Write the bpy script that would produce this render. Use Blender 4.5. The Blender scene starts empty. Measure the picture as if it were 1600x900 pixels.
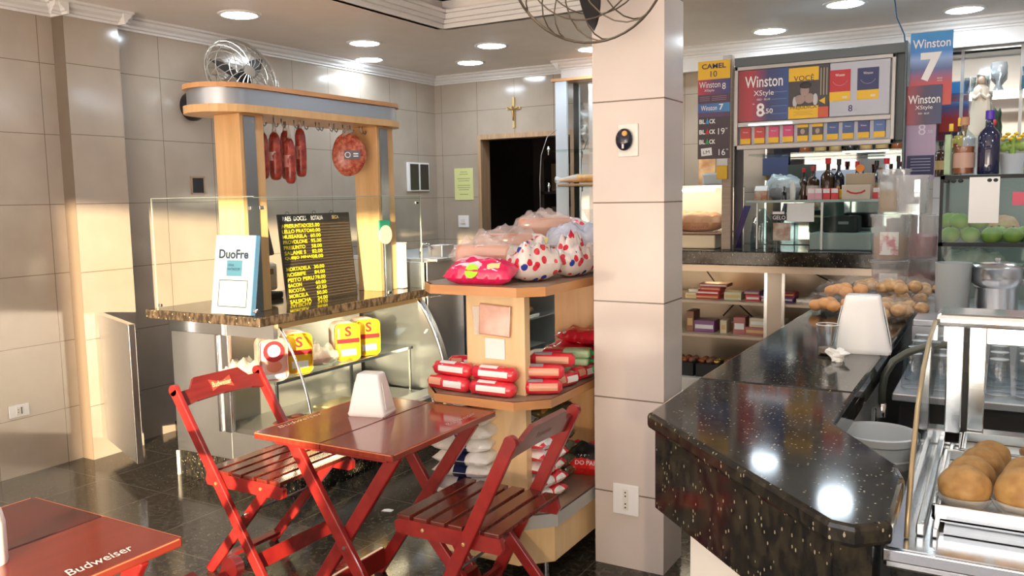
import bpy, bmesh, math, random
from mathutils import Vector, Matrix, noise
S = bpy.context.scene
COL = S.collection
V = Vector
PI = math.pi
def R(d): return math.radians(d)

# ---------------------------------------------------------------- camera
cam_d = bpy.data.cameras.new('camera'); cam = bpy.data.objects.new('camera', cam_d); COL.objects.link(cam)
cam_d.sensor_width = 36; cam_d.lens = 1334.22 * 36 / 1600; cam_d.clip_start = 0.05
r_ = V((0.8671656824516534, 0.4977183389540147, -0.01732438301973807))
u_ = V((-0.03812413403859787, 0.10102707334620835, 0.994152946409609))
f_ = V((-0.4965583848672431, 0.8614348411342302, -0.10658229167210917))
cam.matrix_world = Matrix(((r_.x, u_.x, -f_.x, 0), (r_.y, u_.y, -f_.y, 0), (r_.z, u_.z, -f_.z, 1.60), (0, 0, 0, 1)))
S.camera = cam
# ---------------------------------------------------------------- world, sun, exposure
W = bpy.data.worlds.new('world'); S.world = W; W.use_nodes = True
# evening sky above the horizon, added ground glow below it to lift the ceiling
_nt = W.node_tree; _tc = _nt.nodes.new('ShaderNodeTexCoord'); _sx = _nt.nodes.new('ShaderNodeSeparateXYZ'); _rp = _nt.nodes.new('ShaderNodeValToRGB')
_mp = _nt.nodes.new('ShaderNodeMapRange'); _mp.inputs[1].default_value = -1; _mp.inputs[2].default_value = 1
_nt.links.new(_tc.outputs['Generated'], _sx.inputs[0]); _nt.links.new(_sx.outputs[2], _mp.inputs[0]); _nt.links.new(_mp.outputs[0], _rp.inputs[0])
_rp.color_ramp.elements[0].position = .47; _rp.color_ramp.elements[0].color = (1.0, .86, .74, 1)
_rp.color_ramp.elements[1].position = .51; _rp.color_ramp.elements[1].color = (.27, .26, .27, 1)
_nt.links.new(_rp.outputs[0], _nt.nodes['Background'].inputs[0])
_nt.nodes['Background'].inputs[1].default_value = 7.6
sun_d = bpy.data.lights.new('sun', 'SUN'); sun_d.energy = 12.0; sun_d.color = (1.0, 0.78, 0.50); sun_d.angle = R(0.8)
sun = bpy.data.objects.new('sun', sun_d); COL.objects.link(sun)
sd = V((-0.43, 0.90, -0.092)).normalized()
sun.rotation_euler = sd.to_track_quat('-Z', 'Y').to_euler()
sun.location = (3, -6, 4)
LAMP = 44.0
S.view_settings.view_transform = 'Standard'; S.view_settings.look = 'None'
S.view_settings.exposure = 0.72; S.view_settings.gamma = 1; S.view_settings.use_curve_mapping = False
S.render.engine = 'CYCLES'
S.cycles.max_bounces = 10; S.cycles.transparent_max_bounces = 24; S.cycles.caustics_reflective = False; S.cycles.caustics_refractive = False
S.cycles.sample_clamp_indirect = 4.0

# ---------------------------------------------------------------- helpers: shapes
class B:
    def __init__(s): s.b = bmesh.new()
    def _tr(s, vs, M):
        if M is not None: bmesh.ops.transform(s.b, matrix=M, verts=vs)
    def box(s, x0, x1, y0, y1, z0, z1, bev=0, M=None, seg=2):
        g = bmesh.ops.create_cube(s.b, size=1); vs = g['verts']
        for v in vs:
            v.co = V(((x0 + x1) / 2 + v.co.x * (x1 - x0), (y0 + y1) / 2 + v.co.y * (y1 - y0), (z0 + z1) / 2 + v.co.z * (z1 - z0)))
        if bev > 0:
            es = list({e for v in vs for e in v.link_edges})
            r = bmesh.ops.bevel(s.b, geom=es, offset=bev, segments=seg, affect='EDGES', profile=0.5)
            vs = list({v for f in r['faces'] for v in f.verts} | {v for v in vs if v.is_valid})
        s._tr(vs, M); return s
    def cbox(s, c, size, rz=0, bev=0, rx=0, ry=0, seg=2):
        M = Matrix.Translation(c) @ Matrix.Rotation(rz, 4, 'Z') @ Matrix.Rotation(ry, 4, 'Y') @ Matrix.Rotation(rx, 4, 'X')
        a, b_, c_ = size[0] / 2, size[1] / 2, size[2] / 2
        return s.box(-a, a, -b_, b_, -c_, c_, bev, M, seg)
    def beam(s, p0, p1, w, t, side=(0, 1, 0), bev=0):
        p0, p1 = V(p0), V(p1); z = (p1 - p0); L = z.length; z.normalize()
        y = V(side); y = (y - z * y.dot(z)).normalized(); x = y.cross(z)
        M = Matrix(((x.x, y.x, z.x, p0.x), (x.y, y.y, z.y, p0.y), (x.z, y.z, z.z, p0.z), (0, 0, 0, 1)))
        return s.box(-w / 2, w / 2, -t / 2, t / 2, 0, L, bev, M)
    def loft(s, rings, cap=True, closed=True):
        vr = [[s.b.verts.new(p) for p in ring] for ring in rings]
        n = len(vr[0])
        for a, b_ in zip(vr, vr[1:]):
            for i in range(n if closed else n - 1):
                j = (i + 1) % n
                try: s.b.faces.new((a[i], a[j], b_[j], b_[i]))
                except ValueError: pass
        if cap:
            try: s.b.faces.new(list(reversed(vr[0]))); s.b.faces.new(vr[-1])
            except ValueError: pass
        return s
    def prism(s, poly, z0, z1):
        return s.loft([[V((x, y, z0)) for x, y in poly], [V((x, y, z1)) for x, y in poly]])
    def extr(s, prof, axis, a0, a1):
        def mk(p, a):
            return V((a, p[0], p[1])) if axis == 'x' else (V((p[0], a, p[1])) if axis == 'y' else V((p[0], p[1], a)))
        return s.loft([[mk(p, a0) for p in prof], [mk(p, a1) for p in prof]])
    def tube(s, pts, r, seg=8, closed=False, cap=True):
        pts = [V(p) for p in pts]; n = len(pts); rings = []
        prev = None
        for i, p in enumerate(pts):
            if closed: d = pts[(i + 1) % n] - pts[i - 1]
            else: d = pts[min(i + 1, n - 1)] - pts[max(i - 1, 0)]
            if d.length < 1e-9: d = V((0, 0, 1))
            d.normalize()
            a = prev if prev is not None else (V((0, 0, 1)) if abs(d.z) < .9 else V((1, 0, 0)))
            a = (a - d * a.dot(d))
            if a.length < 1e-6: a = V((1, 0, 0)) if abs(d.x) < .9 else V((0, 1, 0))
            a.normalize(); prev = a; b_ = d.cross(a)
            rr = r[i] if isinstance(r, (list, tuple)) else r
            rings.append([p + (a * math.cos(2 * PI * k / seg) + b_ * math.sin(2 * PI * k / seg)) * rr for k in range(seg)])
        if closed: rings.append(rings[0]); 
        return s.loft(rings, cap=cap and not closed)
    def lathe(s, prof, c=(0, 0, 0), seg=24, M=None, cap=True):
        c = V(c); rings = []
        for (r, z) in prof:
            ring = [V((math.cos(2 * PI * k / seg) * r, math.sin(2 * PI * k / seg) * r, z)) for k in range(seg)]
            rings.append([(M @ p if M is not None else p) + c for p in ring])
        return s.loft(rings, cap=cap)
    def ball(s, c, r, M=None, seg=16, n=0, seed=0):
        if not isinstance(r, (tuple, list)): r = (r, r, r)
        g = bmesh.ops.create_uvsphere(s.b, u_segments=seg, v_segments=max(6, seg * 2 // 3), radius=1)
        for v in g['verts']:
            k = 1 + (n * noise.noise(v.co * 1.7 + V((seed * 7.3, seed, 0))) if n else 0)
            p = V((v.co.x * r[0], v.co.y * r[1], v.co.z * r[2])) * k
            v.co = (M @ p if M is not None else p) + V(c)
        return s
    def quad(s, *p):
        s.b.faces.new([s.b.verts.new(V(q)) for q in p]); return s
    def slab(s, o, r, u, w, h, t=0.002, r0=0):
        """thin plate centred at o, spanned by directions r (width) and u (height)"""
        o, r, u = V(o), V(r).normalized(), V(u).normalized(); n = r.cross(u)
        pts = [(-w / 2, -h / 2), (w / 2, -h / 2), (w / 2, h / 2), (-w / 2, h / 2)]
        if r0:
            pts = []
            for cx, cy, a0 in ((w/2-r0, -h/2+r0, -90), (w/2-r0, h/2-r0, 0), (-w/2+r0, h/2-r0, 90), (-w/2+r0, -h/2+r0, 180)):
                for k in range(5): a = R(a0 + k * 22.5); pts.append((cx + r0 * math.cos(a), cy + r0 * math.sin(a)))
        return s.loft([[o + r * a + u * b_ + n * z for a, b_ in pts] for z in (-t / 2, t / 2)])

def pil_pt(u, v, L, Wd, H, side, seed, rough=0.12):
    """a point of a filled bag: u along, v across in [-1, 1]"""
    e = max(0, 1 - abs(u) ** 3.2) ** 0.55; g = max(0, 1 - abs(v) ** 3.0) ** 0.55
    z = H / 2 * e * g
    nz = noise.noise(V((u * 2.6 + seed * 3.1, v * 2.4, side * 3 + seed))) * rough * H * e * g * 2
    cr = noise.noise(V((u * 7 + seed, v * 6, seed * 1.7))) * rough * H * 0.8 * e * g
    w = Wd / 2 * (0.86 + 0.14 * e) * (1 + 0.05 * noise.noise(V((u * 3, seed, side))))
    x = u * L / 2; y = v * w
    return V((x, y, H / 2 + side * (z + (nz + cr if side > 0 else 0)) + (0.0 if side > 0 else 0)))
def pillow(L, Wd, H, seed=0, nu=18, nv=12, rough=0.12, b=None):
    b = b or B()
    for side in (1, -1):
        rows = [[b.b.verts.new(pil_pt(-1 + 2 * i / nu, -1 + 2 * j / nv, L, Wd, H, side, seed, rough)) for j in range(nv + 1)] for i in range(nu + 1)]
        for i in range(nu):
            for j in range(nv):
                f = (rows[i][j], rows[i + 1][j], rows[i + 1][j + 1], rows[i][j + 1])
                b.b.faces.new(f if side > 0 else tuple(reversed(f)))
    bmesh.ops.remove_doubles(b.b, verts=b.b.verts, dist=1e-5)
    return b
def patch(L, Wd, H, seed, u0, u1, v0, v1, off=0.0015, rough=0.12, b=None, side=1):
    """printed area of a filled bag, snapped to the bag's own mesh grid"""
    b = b or B()
    i0, i1 = round((u0 + 1) * 9), max(round((u1 + 1) * 9), round((u0 + 1) * 9) + 1); j0, j1 = round((v0 + 1) * 6), max(round((v1 + 1) * 6), round((v0 + 1) * 6) + 1)
    rows = [[b.b.verts.new(pil_pt(-1 + i / 9, -1 + j / 6, L, Wd, H, side, seed, rough) + V((0, 0, off * side))) for j in range(j0, j1 + 1)] for i in range(i0, i1 + 1)]
    for i in range(i1 - i0):
        for j in range(j1 - j0): b.b.faces.new((rows[i][j], rows[i + 1][j], rows[i + 1][j + 1], rows[i][j + 1]))
    return b

# ---------------------------------------------------------------- helpers: objects
def rootloc(p):
    t = V((0, 0, 0))
    while p is not None: t = t + p.location; p = p.parent
    return t
def put(name, b, m, parent=None, local=False, smooth=None, label=None):
    bmesh.ops.recalc_face_normals(b.b, faces=b.b.faces)
    me = bpy.data.meshes.new(name)
    if not local and parent is not None:
        bmesh.ops.translate(b.b, verts=b.b.verts, vec=-rootloc(parent))
    b.b.to_mesh(me); b.b.free()
    if m: me.materials.append(m)
    o = bpy.data.objects.new(name, me); COL.objects.link(o)
    if parent is not None: o.parent = parent
    if smooth:
        for p in me.polygons: p.use_smooth = True
        if smooth != 'all':
            try: me.set_sharp_from_angle(angle=R(smooth if smooth is not True else 35))
            except Exception: pass
    if label: o['label'] = label
    return o
def tag(o, label, cat, group=None, kind=None):
    o['label'] = label; o['category'] = cat
    if group: o['group'] = group
    if kind: o['kind'] = kind
    return o
def thing(name, label, cat, loc=(0, 0, 0), rz=0, group=None, rx=0, ry=0):
    o = bpy.data.objects.new(name, None); COL.objects.link(o); o.empty_display_size = .05
    o.location = loc; o.rotation_euler = (rx, ry, rz)
    return tag(o, label, cat, group)
def solo(name, b, m, label, cat, loc=None, rz=0, group=None, smooth=None, rx=0, ry=0, local=False):
    """a thing that is one mesh; origin moved to its base"""
    if not local:
        vs = [v.co for v in b.b.verts]
        c = V(((min(v.x for v in vs) + max(v.x for v in vs)) / 2, (min(v.y for v in vs) + max(v.y for v in vs)) / 2, min(v.z for v in vs)))
        bmesh.ops.translate(b.b, verts=b.b.verts, vec=-c)
    else: c = V(loc)
    o = put(name, b, m, None, smooth=smooth); o.location = c if loc is None else loc
    o.rotation_euler = (rx, ry, rz)
    return tag(o, label, cat, group)
def struct(name, b, m, smooth=None, parent=None):
    o = put(name, b, m, parent, smooth=smooth)
    if parent is None: o['kind'] = 'structure'
    return o
def dup(root, loc, rz=None, label=None, group=None, rx=None, ry=None, cat=None):
    def cp(o, par):
        c = o.copy(); COL.objects.link(c)
        if par is not None: c.parent = par
        for ch in list(o.children): cp(ch, c)
        return c
    c = cp(root, None); c.location = loc
    e = list(c.rotation_euler)
    if rz is not None: e[2] = rz
    if rx is not None: e[0] = rx
    if ry is not None: e[1] = ry
    c.rotation_euler = e
    if label: c['label'] = label
    if group: c['group'] = group
    if cat: c['category'] = cat
    return c
def txt(s, o, r, u, h, m, parent, name='lettering', w=None, shear=0, local=False, off=0.0015, bold=0.0):
    """lettering centred at o on the plane of r and u, height h, optional width w"""
    cu = bpy.data.curves.new(name, 'FONT'); cu.body = s; cu.size = 1; cu.shear = shear; cu.offset = bold; cu.extrude = 0; cu.resolution_u = 3
    t = bpy.data.objects.new(name, cu)
    me = bpy.data.meshes.new_from_object(t)
    bpy.data.objects.remove(t); bpy.data.curves.remove(cu)
    o, r, u = V(o), V(r).normalized(), V(u).normalized(); n = r.cross(u)
    xs = [v.co.x for v in me.vertices]; ys = [v.co.y for v in me.vertices]
    if not xs: return None
    x0, x1, y0, y1 = min(xs), max(xs), min(ys), max(ys)
    sy = h / (y1 - y0); sx = (w / (x1 - x0)) if w else sy
    base = V((0, 0, 0)) if local else rootloc(parent)
    for v in me.vertices:
        v.co = o + r * ((v.co.x - (x0 + x1) / 2) * sx) + u * ((v.co.y - (y0 + y1) / 2) * sy) + n * off - base
    me.name = name; me.materials.append(m)
    ob = bpy.data.objects.new(name, me); COL.objects.link(ob); ob.parent = parent
    return ob

# ---------------------------------------------------------------- helpers: materials
def mat(name, col, rough=0.5, metal=0, spec=0.5, coat=0, trans=0, alpha=1, emis=None, estr=1):
    m = bpy.data.materials.new(name); m.use_nodes = True; p = m.node_tree.nodes['Principled BSDF']
    p.inputs['Base Color'].default_value = (*col, 1); p.inputs['Roughness'].default_value = rough
    p.inputs['Metallic'].default_value = metal; p.inputs['Specular IOR Level'].default_value = spec
    p.inputs['Coat Weight'].default_value = coat; p.inputs['Coat Roughness'].default_value = 0.08
    p.inputs['Transmission Weight'].default_value = trans; p.inputs['Alpha'].default_value = alpha
    if emis: p.inputs['Emission Color'].default_value = (*emis, 1); p.inputs['Emission Strength'].default_value = estr
    return m
def N(m, t, **k):
    n = m.node_tree.nodes.new(t)
    for a, b_ in k.items(): setattr(n, a, b_)
    return n
def L(m, a, b_): m.node_tree.links.new(a, b_)
def P(m): return m.node_tree.nodes['Principled BSDF']
def coords(m, scale=(1, 1, 1), kind='Object'):
    tc = N(m, 'ShaderNodeTexCoord'); mp = N(m, 'ShaderNodeMapping'); mp.inputs['Scale'].default_value = scale
    L(m, tc.outputs[kind], mp.inputs['Vector']); return mp.outputs['Vector']
def ramp(m, fac, stops):
    r = N(m, 'ShaderNodeValToRGB'); e = r.color_ramp.elements
    while len(e) < len(stops): e.new(0.5)
    for el, (p, c) in zip(e, stops): el.position = p; el.color = (*c, 1)
    L(m, fac, r.inputs[0]); return r.outputs[0]
def noisy(m, c0, c1, scale=(1, 1, 1), s=5, detail=4, lo=.35, hi=.65, bump=0, rough=None):
    v = coords(m, scale); n = N(m, 'ShaderNodeTexNoise'); n.inputs['Scale'].default_value = s; n.inputs['Detail'].default_value = detail
    L(m, v, n.inputs['Vector']); L(m, ramp(m, n.outputs['Fac'], [(lo, c0), (hi, c1)]), P(m).inputs['Base Color'])
    if bump:
        b_ = N(m, 'ShaderNodeBump'); b_.inputs['Strength'].default_value = bump; b_.inputs['Distance'].default_value = .004
        L(m, n.outputs['Fac'], b_.inputs['Height']); L(m, b_.outputs[0], P(m).inputs['Normal'])
    return m
def sep(m, v):
    s_ = N(m, 'ShaderNodeSeparateXYZ'); L(m, v, s_.inputs[0]); return s_
def tile_mat(name, ax, c0, c1, mortar, w=.42, h=.42, ou=0.0, ov=0.34, rough=.13, mw=.0022):
    m = mat(name, c0, rough, spec=.5)
    s_ = sep(m, coords(m)); cb = N(m, 'ShaderNodeCombineXYZ')
    a = N(m, 'ShaderNodeMath', operation='ADD'); a.inputs[1].default_value = 20 * w - ou
    b_ = N(m, 'ShaderNodeMath', operation='ADD'); b_.inputs[1].default_value = 20 * h - ov
    L(m, s_.outputs[{'x': 1, 'y': 0, 'z': 0}[ax]], a.inputs[0]); L(m, s_.outputs[{'x': 2, 'y': 2, 'z': 1}[ax]], b_.inputs[0])
    L(m, a.outputs[0], cb.inputs[0]); L(m, b_.outputs[0], cb.inputs[1])
    br = N(m, 'ShaderNodeTexBrick', offset=0, squash=1); L(m, cb.outputs[0], br.inputs['Vector'])
    br.inputs['Scale'].default_value = 1; br.inputs['Brick Width'].default_value = w; br.inputs['Row Height'].default_value = h
    br.inputs['Mortar Size'].default_value = mw; br.inputs['Mortar Smooth'].default_value = 0.1
    nz = N(m, 'ShaderNodeTexNoise'); nz.inputs['Scale'].default_value = 2.5; nz.inputs['Detail'].default_value = 6; L(m, coords(m), nz.inputs['Vector'])
    cc = ramp(m, nz.outputs['Fac'], [(.35, c0), (.65, c1)])
    L(m, cc, br.inputs['Color1']); L(m, cc, br.inputs['Color2']); br.inputs['Mortar'].default_value = (*mortar, 1)
    L(m, br.outputs['Color'], P(m).inputs['Base Color'])
    bp = N(m, 'ShaderNodeBump', invert=True); bp.inputs['Strength'].default_value = .4; bp.inputs['Distance'].default_value = .002
    L(m, br.outputs['Fac'], bp.inputs['Height']); L(m, bp.outputs[0], P(m).inputs['Normal'])
    return m
def granite_mat(name, base, mid, speck, rough=.07, joints=False, s=90):
    m = mat(name, base, rough, spec=.42)
    v = coords(m, (1, 1, .55)); vo = N(m, 'ShaderNodeTexVoronoi'); vo.inputs['Scale'].default_value = s; L(m, v, vo.inputs['Vector'])
    n = N(m, 'ShaderNodeTexNoise'); n.inputs['Scale'].default_value = 38; n.inputs['Detail'].default_value = 5; L(m, v, n.inputs['Vector'])
    c1 = ramp(m, n.outputs['Fac'], [(.42, base), (.62, mid)])
    s_ = sep(m, vo.outputs['Color'])
    f1 = N(m, 'ShaderNodeMath', operation='GREATER_THAN'); f1.inputs[1].default_value = .80; L(m, s_.outputs[0], f1.inputs[0])
    f2 = N(m, 'ShaderNodeMath', operation='LESS_THAN'); f2.inputs[1].default_value = .27; L(m, vo.outputs['Distance'], f2.inputs[0])
    f3 = N(m, 'ShaderNodeMath', operation='MULTIPLY'); L(m, f1.outputs[0], f3.inputs[0]); L(m, f2.outputs[0], f3.inputs[1])
    mx = N(m, 'ShaderNodeMixRGB'); L(m, f3.outputs[0], mx.inputs[0]); L(m, c1, mx.inputs[1]); mx.inputs[2].default_value = (*speck, 1)
    out = mx.outputs[0]
    if joints:
        br = N(m, 'ShaderNodeTexBrick', offset=0); L(m, v, br.inputs['Vector']); br.inputs['Scale'].default_value = 1
        br.inputs['Brick Width'].default_value = .5; br.inputs['Row Height'].default_value = .5; br.inputs['Mortar Size'].default_value = .002
        m2 = N(m, 'ShaderNodeMixRGB'); L(m, br.outputs['Fac'], m2.inputs[0]); L(m, out, m2.inputs[1]); m2.inputs[2].default_value = (.16, .14, .12, 1); out = m2.outputs[0]
    L(m, out, P(m).inputs['Base Color']); return m
def wood_mat(name, c0, c1, scale=(3, 3, 40), rough=.35, coat=0.2, s=2.0):
    m = mat(name, c0, rough, coat=coat); return noisy(m, c0, c1, scale, s, 5, .3, .7)
def glass_mat(name, tint=(.95, .975, .965), refl=.012, rough=.02):
    m = bpy.data.materials.new(name); m.use_nodes = True; nt = m.node_tree
    for n in list(nt.nodes):
        if n.type != 'OUTPUT_MATERIAL': nt.nodes.remove(n)
    out = nt.nodes['Material Output']; tr = N(m, 'ShaderNodeBsdfTransparent'); tr.inputs[0].default_value = (*tint, 1)
    gl = N(m, 'ShaderNodeBsdfGlossy'); gl.inputs['Roughness'].default_value = rough
    fr = N(m, 'ShaderNodeLayerWeight'); fr.inputs[0].default_value = .5
    pw = N(m, 'ShaderNodeMath', operation='POWER'); pw.inputs[1].default_value = 4.0; L(m, fr.outputs['Facing'], pw.inputs[0])
    ad = N(m, 'ShaderNodeMath', operation='MULTIPLY_ADD'); ad.inputs[1].default_value = .7; ad.inputs[2].default_value = refl * .6; L(m, pw.outputs[0], ad.inputs[0])
    mx = N(m, 'ShaderNodeMixShader'); L(m, ad.outputs[0], mx.inputs[0]); L(m, tr.outputs[0], mx.inputs[1]); L(m, gl.outputs[0], mx.inputs[2]); L(m, mx.outputs[0], out.inputs[0])
    return m
def film_mat(name, col=(.9, .9, .92), fac=.35, rough=.15, sp=.45):
    """thin crinkled plastic film: part see-through, part glossy plastic"""
    m = mat(name, col, rough, spec=sp); nt = m.node_tree; out = nt.nodes['Material Output']
    n = N(m, 'ShaderNodeTexNoise'); n.inputs['Scale'].default_value = 45; n.inputs['Detail'].default_value = 3; L(m, coords(m), n.inputs['Vector'])
    bp = N(m, 'ShaderNodeBump'); bp.inputs['Strength'].default_value = .9; bp.inputs['Distance'].default_value = .006; L(m, n.outputs['Fac'], bp.inputs['Height']); L(m, bp.outputs[0], P(m).inputs['Normal'])
    tr = N(m, 'ShaderNodeBsdfTransparent'); mx = N(m, 'ShaderNodeMixShader'); mx.inputs[0].default_value = fac
    L(m, tr.outputs[0], mx.inputs[1]); L(m, P(m).outputs[0], mx.inputs[2]); L(m, mx.outputs[0], out.inputs[0]); return m
def crinkle(m, s=40, st=.5, d=.004):
    n = N(m, 'ShaderNodeTexNoise'); n.inputs['Scale'].default_value = s; n.inputs['Detail'].default_value = 3; L(m, coords(m), n.inputs['Vector'])
    bp = N(m, 'ShaderNodeBump'); bp.inputs['Strength'].default_value = st; bp.inputs['Distance'].default_value = d; L(m, n.outputs['Fac'], bp.inputs['Height']); L(m, bp.outputs[0], P(m).inputs['Normal']); return m

TC0, TC1, TM = (.37, .31, .25), (.43, .36, .295), (.17, .13, .095)
M_tileX = tile_mat('tile_side', 'x', TC0, TC1, TM, ou=.17, ov=.34)
M_tileY = tile_mat('tile_back', 'y', TC0, TC1, TM, ou=-4.09, ov=.34)
M_colY = tile_mat('tile_column_front', 'y', (.57, .50, .455), (.63, .56, .51), TM, w=3.0, ou=.3, ov=-.085, h=.413, mw=.003)
M_ceil = noisy(mat('ceiling_paint', (.80, .74, .70), .6), (.80, .74, .70), (.85, .79, .75), s=3)
M_crown = mat('plaster_trim', (.72, .70, .68), .55)
M_floor = granite_mat('floor_granite', (.030, .026, .019), (.075, .062, .045), (.15, .13, .10), .13, True)
M_gran = granite_mat('counter_granite', (.010, .010, .010), (.030, .026, .018), (.26, .23, .16), .085, s=120)
M_gran2 = granite_mat('brown_granite', (.03, .022, .015), (.10, .07, .045), (.45, .35, .22), .08, s=110)
M_red = wood_mat('red_stained_wood', (.20, .010, .010), (.30, .020, .016), (6, 6, 6), .28, .35, 3)
M_redseat = wood_mat('brown_red_slat_wood', (.10, .012, .007), (.17, .026, .012), (6, 40, 6), .25, .4, 2)
M_redtop = wood_mat('red_table_wood', (.17, .018, .010), (.26, .034, .016), (22, 1.5, 2), .16, .5, 2)
M_worn = mat('worn_wood_edge', (.55, .18, .09), .5)
M_beech = wood_mat('beech_laminate', (.62, .36, .15), (.72, .44, .20), (12, 12, 1.2), .38, .1, 2)
M_beechl = wood_mat('pale_beech_laminate', (.72, .50, .26), (.80, .58, .32), (12, 12, 1.2), .42, .1, 2)
M_edge = wood_mat('shelf_edge_wood', (.52, .24, .09), (.60, .30, .12), (2, 2, 12), .4, .1, 2)
M_taupe = noisy(mat('taupe_shelf_top', (.30, .21, .15), .4), (.27, .19, .13), (.35, .25, .18), s=8)
def steel_mat(name, c, rough, sc=(1, 1, 60)):
    m = mat(name, c, rough, 1); n = N(m, 'ShaderNodeTexNoise'); n.inputs['Scale'].default_value = 6; L(m, coords(m, sc), n.inputs['Vector'])
    mr = N(m, 'ShaderNodeMapRange'); mr.inputs[3].default_value = rough - .06; mr.inputs[4].default_value = rough + .1; L(m, n.outputs['Fac'], mr.inputs[0]); L(m, mr.outputs[0], P(m).inputs['Roughness']); return m
M_steel = steel_mat('brushed_steel', (.58, .59, .61), .36)
M_steelp = steel_mat('polished_steel', (.72, .74, .76), .16)
M_steeld = steel_mat('dark_steel', (.30, .31, .32), .32)
M_chrome = mat('chrome', (.8, .8, .8), .08, 1)
M_black = mat('black_plastic', (.012, .012, .013), .35)
M_blackm = mat('matt_black', (.02, .02, .02), .7)
M_white = mat('white_plastic', (.80, .80, .79), .28)
M_offw = mat('offwhite', (.72, .70, .64), .4)
M_paper = mat('white_paper', (.82, .82, .80), .7)
M_glass = glass_mat('clear_glass')
M_glassg = glass_mat('greenish_glass', (.88, .94, .92), .010)
M_glassth = glass_mat('drinking_glass', (.84, .88, .90), .18)
M_mirror = mat('mirror', (.62, .68, .70), .04, 1)
M_wire = mat('fan_wire', (.20, .17, .13), .35, .8)
M_wirel = mat('pale_fan_wire', (.42, .38, .32), .3, .8)
def flat(name, c, r=.5): return mat(name, c, r)
K_white = flat('ink_white', (.82, .82, .82)); K_black = flat('ink_black', (.01, .01, .01)); K_yellow = flat('ink_yellow', (.80, .48, .02))
K_red = flat('ink_red', (.55, .02, .03)); K_blue = flat('ink_blue', (.02, .06, .30)); K_navy = flat('ink_navy', (.015, .02, .09)); K_lblue = flat('ink_light_blue', (.05, .28, .62))
K_green = flat('ink_green', (.03, .30, .08)); K_gold = flat('ink_gold', (.65, .45, .18)); K_brightyellow = mat('board_yellow', (.95, .78, .02), .4)
K_gray = flat('ink_grey', (.30, .30, .32)); K_magenta = flat('ink_magenta', (.65, .01, .12)); K_lime = flat('ink_lime', (.40, .75, .02)); K_orange = flat('ink_orange', (.80, .22, .02))
# ================================================================ THE ROOM
struct('floor', B().box(-5.3, 2.3, -2.2, 9.4, -.06, 0), M_floor)
b = B()
b.box(-5.2, -3.53, -2.0, 7.4, 2.80, 2.86).box(1.4, 2.3, -2.0, 7.4, 2.80, 2.86).box(-3.53, 1.4, 5.2, 7.4, 2.80, 2.86).box(-3.53, 1.4, -2.0, -1.0, 2.80, 2.86)
b.box(-3.6, 1.5, -1.1, 5.3, 3.02, 3.08)
b.box(-3.58, -3.53, -1.0, 5.2, 2.80, 3.05).box(1.4, 1.45, -1.0, 5.2, 2.80, 3.05).box(-3.53, 1.4, 5.2, 5.25, 2.80, 3.05).box(-3.53, 1.4, -1.05, -1.0, 2.80, 3.05)
struct('ceiling', b, M_ceil)
# stepped plaster moulding round the recess
b = B()
for k, (o, z0, z1) in enumerate(((.0, 2.795, 2.825), (.025, 2.825, 2.85), (.05, 2.85, 2.885), (.085, 2.885, 2.905))):
    w_ = .02 + .025 * k
    b.box(-3.53, -3.53 + w_, -1.0, 5.2, z0, z1).box(1.4 - w_, 1.4, -1.0, 5.2, z0, z1).box(-3.53, 1.4, 5.2 - w_, 5.2, z0, z1).box(-3.53, 1.4, -1.0, -1.0 + w_, z0, z1)
b.box(-3.53, -3.40, -1.0, 5.2, 2.99, 3.02).box(-3.53, 1.4, 5.07, 5.2, 2.99, 3.02)
struct('trim_1', b, M_crown)
struct('wall_left', B().box(-5.13, -5.01, -2.0, 9.4, 0, 2.86), M_tileX)
struct('wall_left_pier', B().box(-5.01, -4.90, 3.205, 3.57, 0, 2.80), tile_mat('tile_pier', 'x', TC0, TC1, TM, ou=3.205, ov=.34))
b = B().box(-5.01, -4.46, 7.2, 7.32, 0, 2.86).box(-4.46, -3.45, 7.2, 7.32, 2.17, 2.86).box(-3.45, 2.3, 7.2, 7.32, 0, 2.86)
struct('wall_back', b, M_tileY)
struct('wall_right', B().box(2.2, 2.3, -2.0, 7.2, 0, 2.86), M_tileX)
struct('wall_front', B().box(-5.01, -4.7, -1.62, -1.5, 0, 2.86).box(-4.7, 1.9, -1.62, -1.5, 2.62, 2.86).box(1.9, 2.2, -1.62, -1.5, 0, 2.86), M_tileY)
# unseen screen added outside to cut the low sun down to one gap
struct('sun_screen', B().box(-9.0, -4.6, -4.1, -4.0, 0, 2.9).box(-4.6, -1.52, -4.1, -4.0, 2.335, 2.9).box(-1.52, 3.2, -4.1, -4.0, 2.335, 2.9).box(3.2, 9.0, -4.1, -4.0, 0, 2.9), mat('sun_screen_render', (.6, .5, .4), .9))
fg = film_mat('sun_filter_film', (.8, .74, .64), .78, .5)
struct('sun_filter_2', B().box(.88, 3.2, -4.06, -4.055, 0, 2.335), film_mat('sun_filter_film_right', (.8, .74, .64), .84, .5))  # unseen panel added to weaken the sun on gondola and column
struct('sun_filter_1', B().box(-4.6, -1.52, -4.06, -4.055, 0, 2.335), fg)  # unseen panel added to weaken the sun on the near left wall
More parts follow.
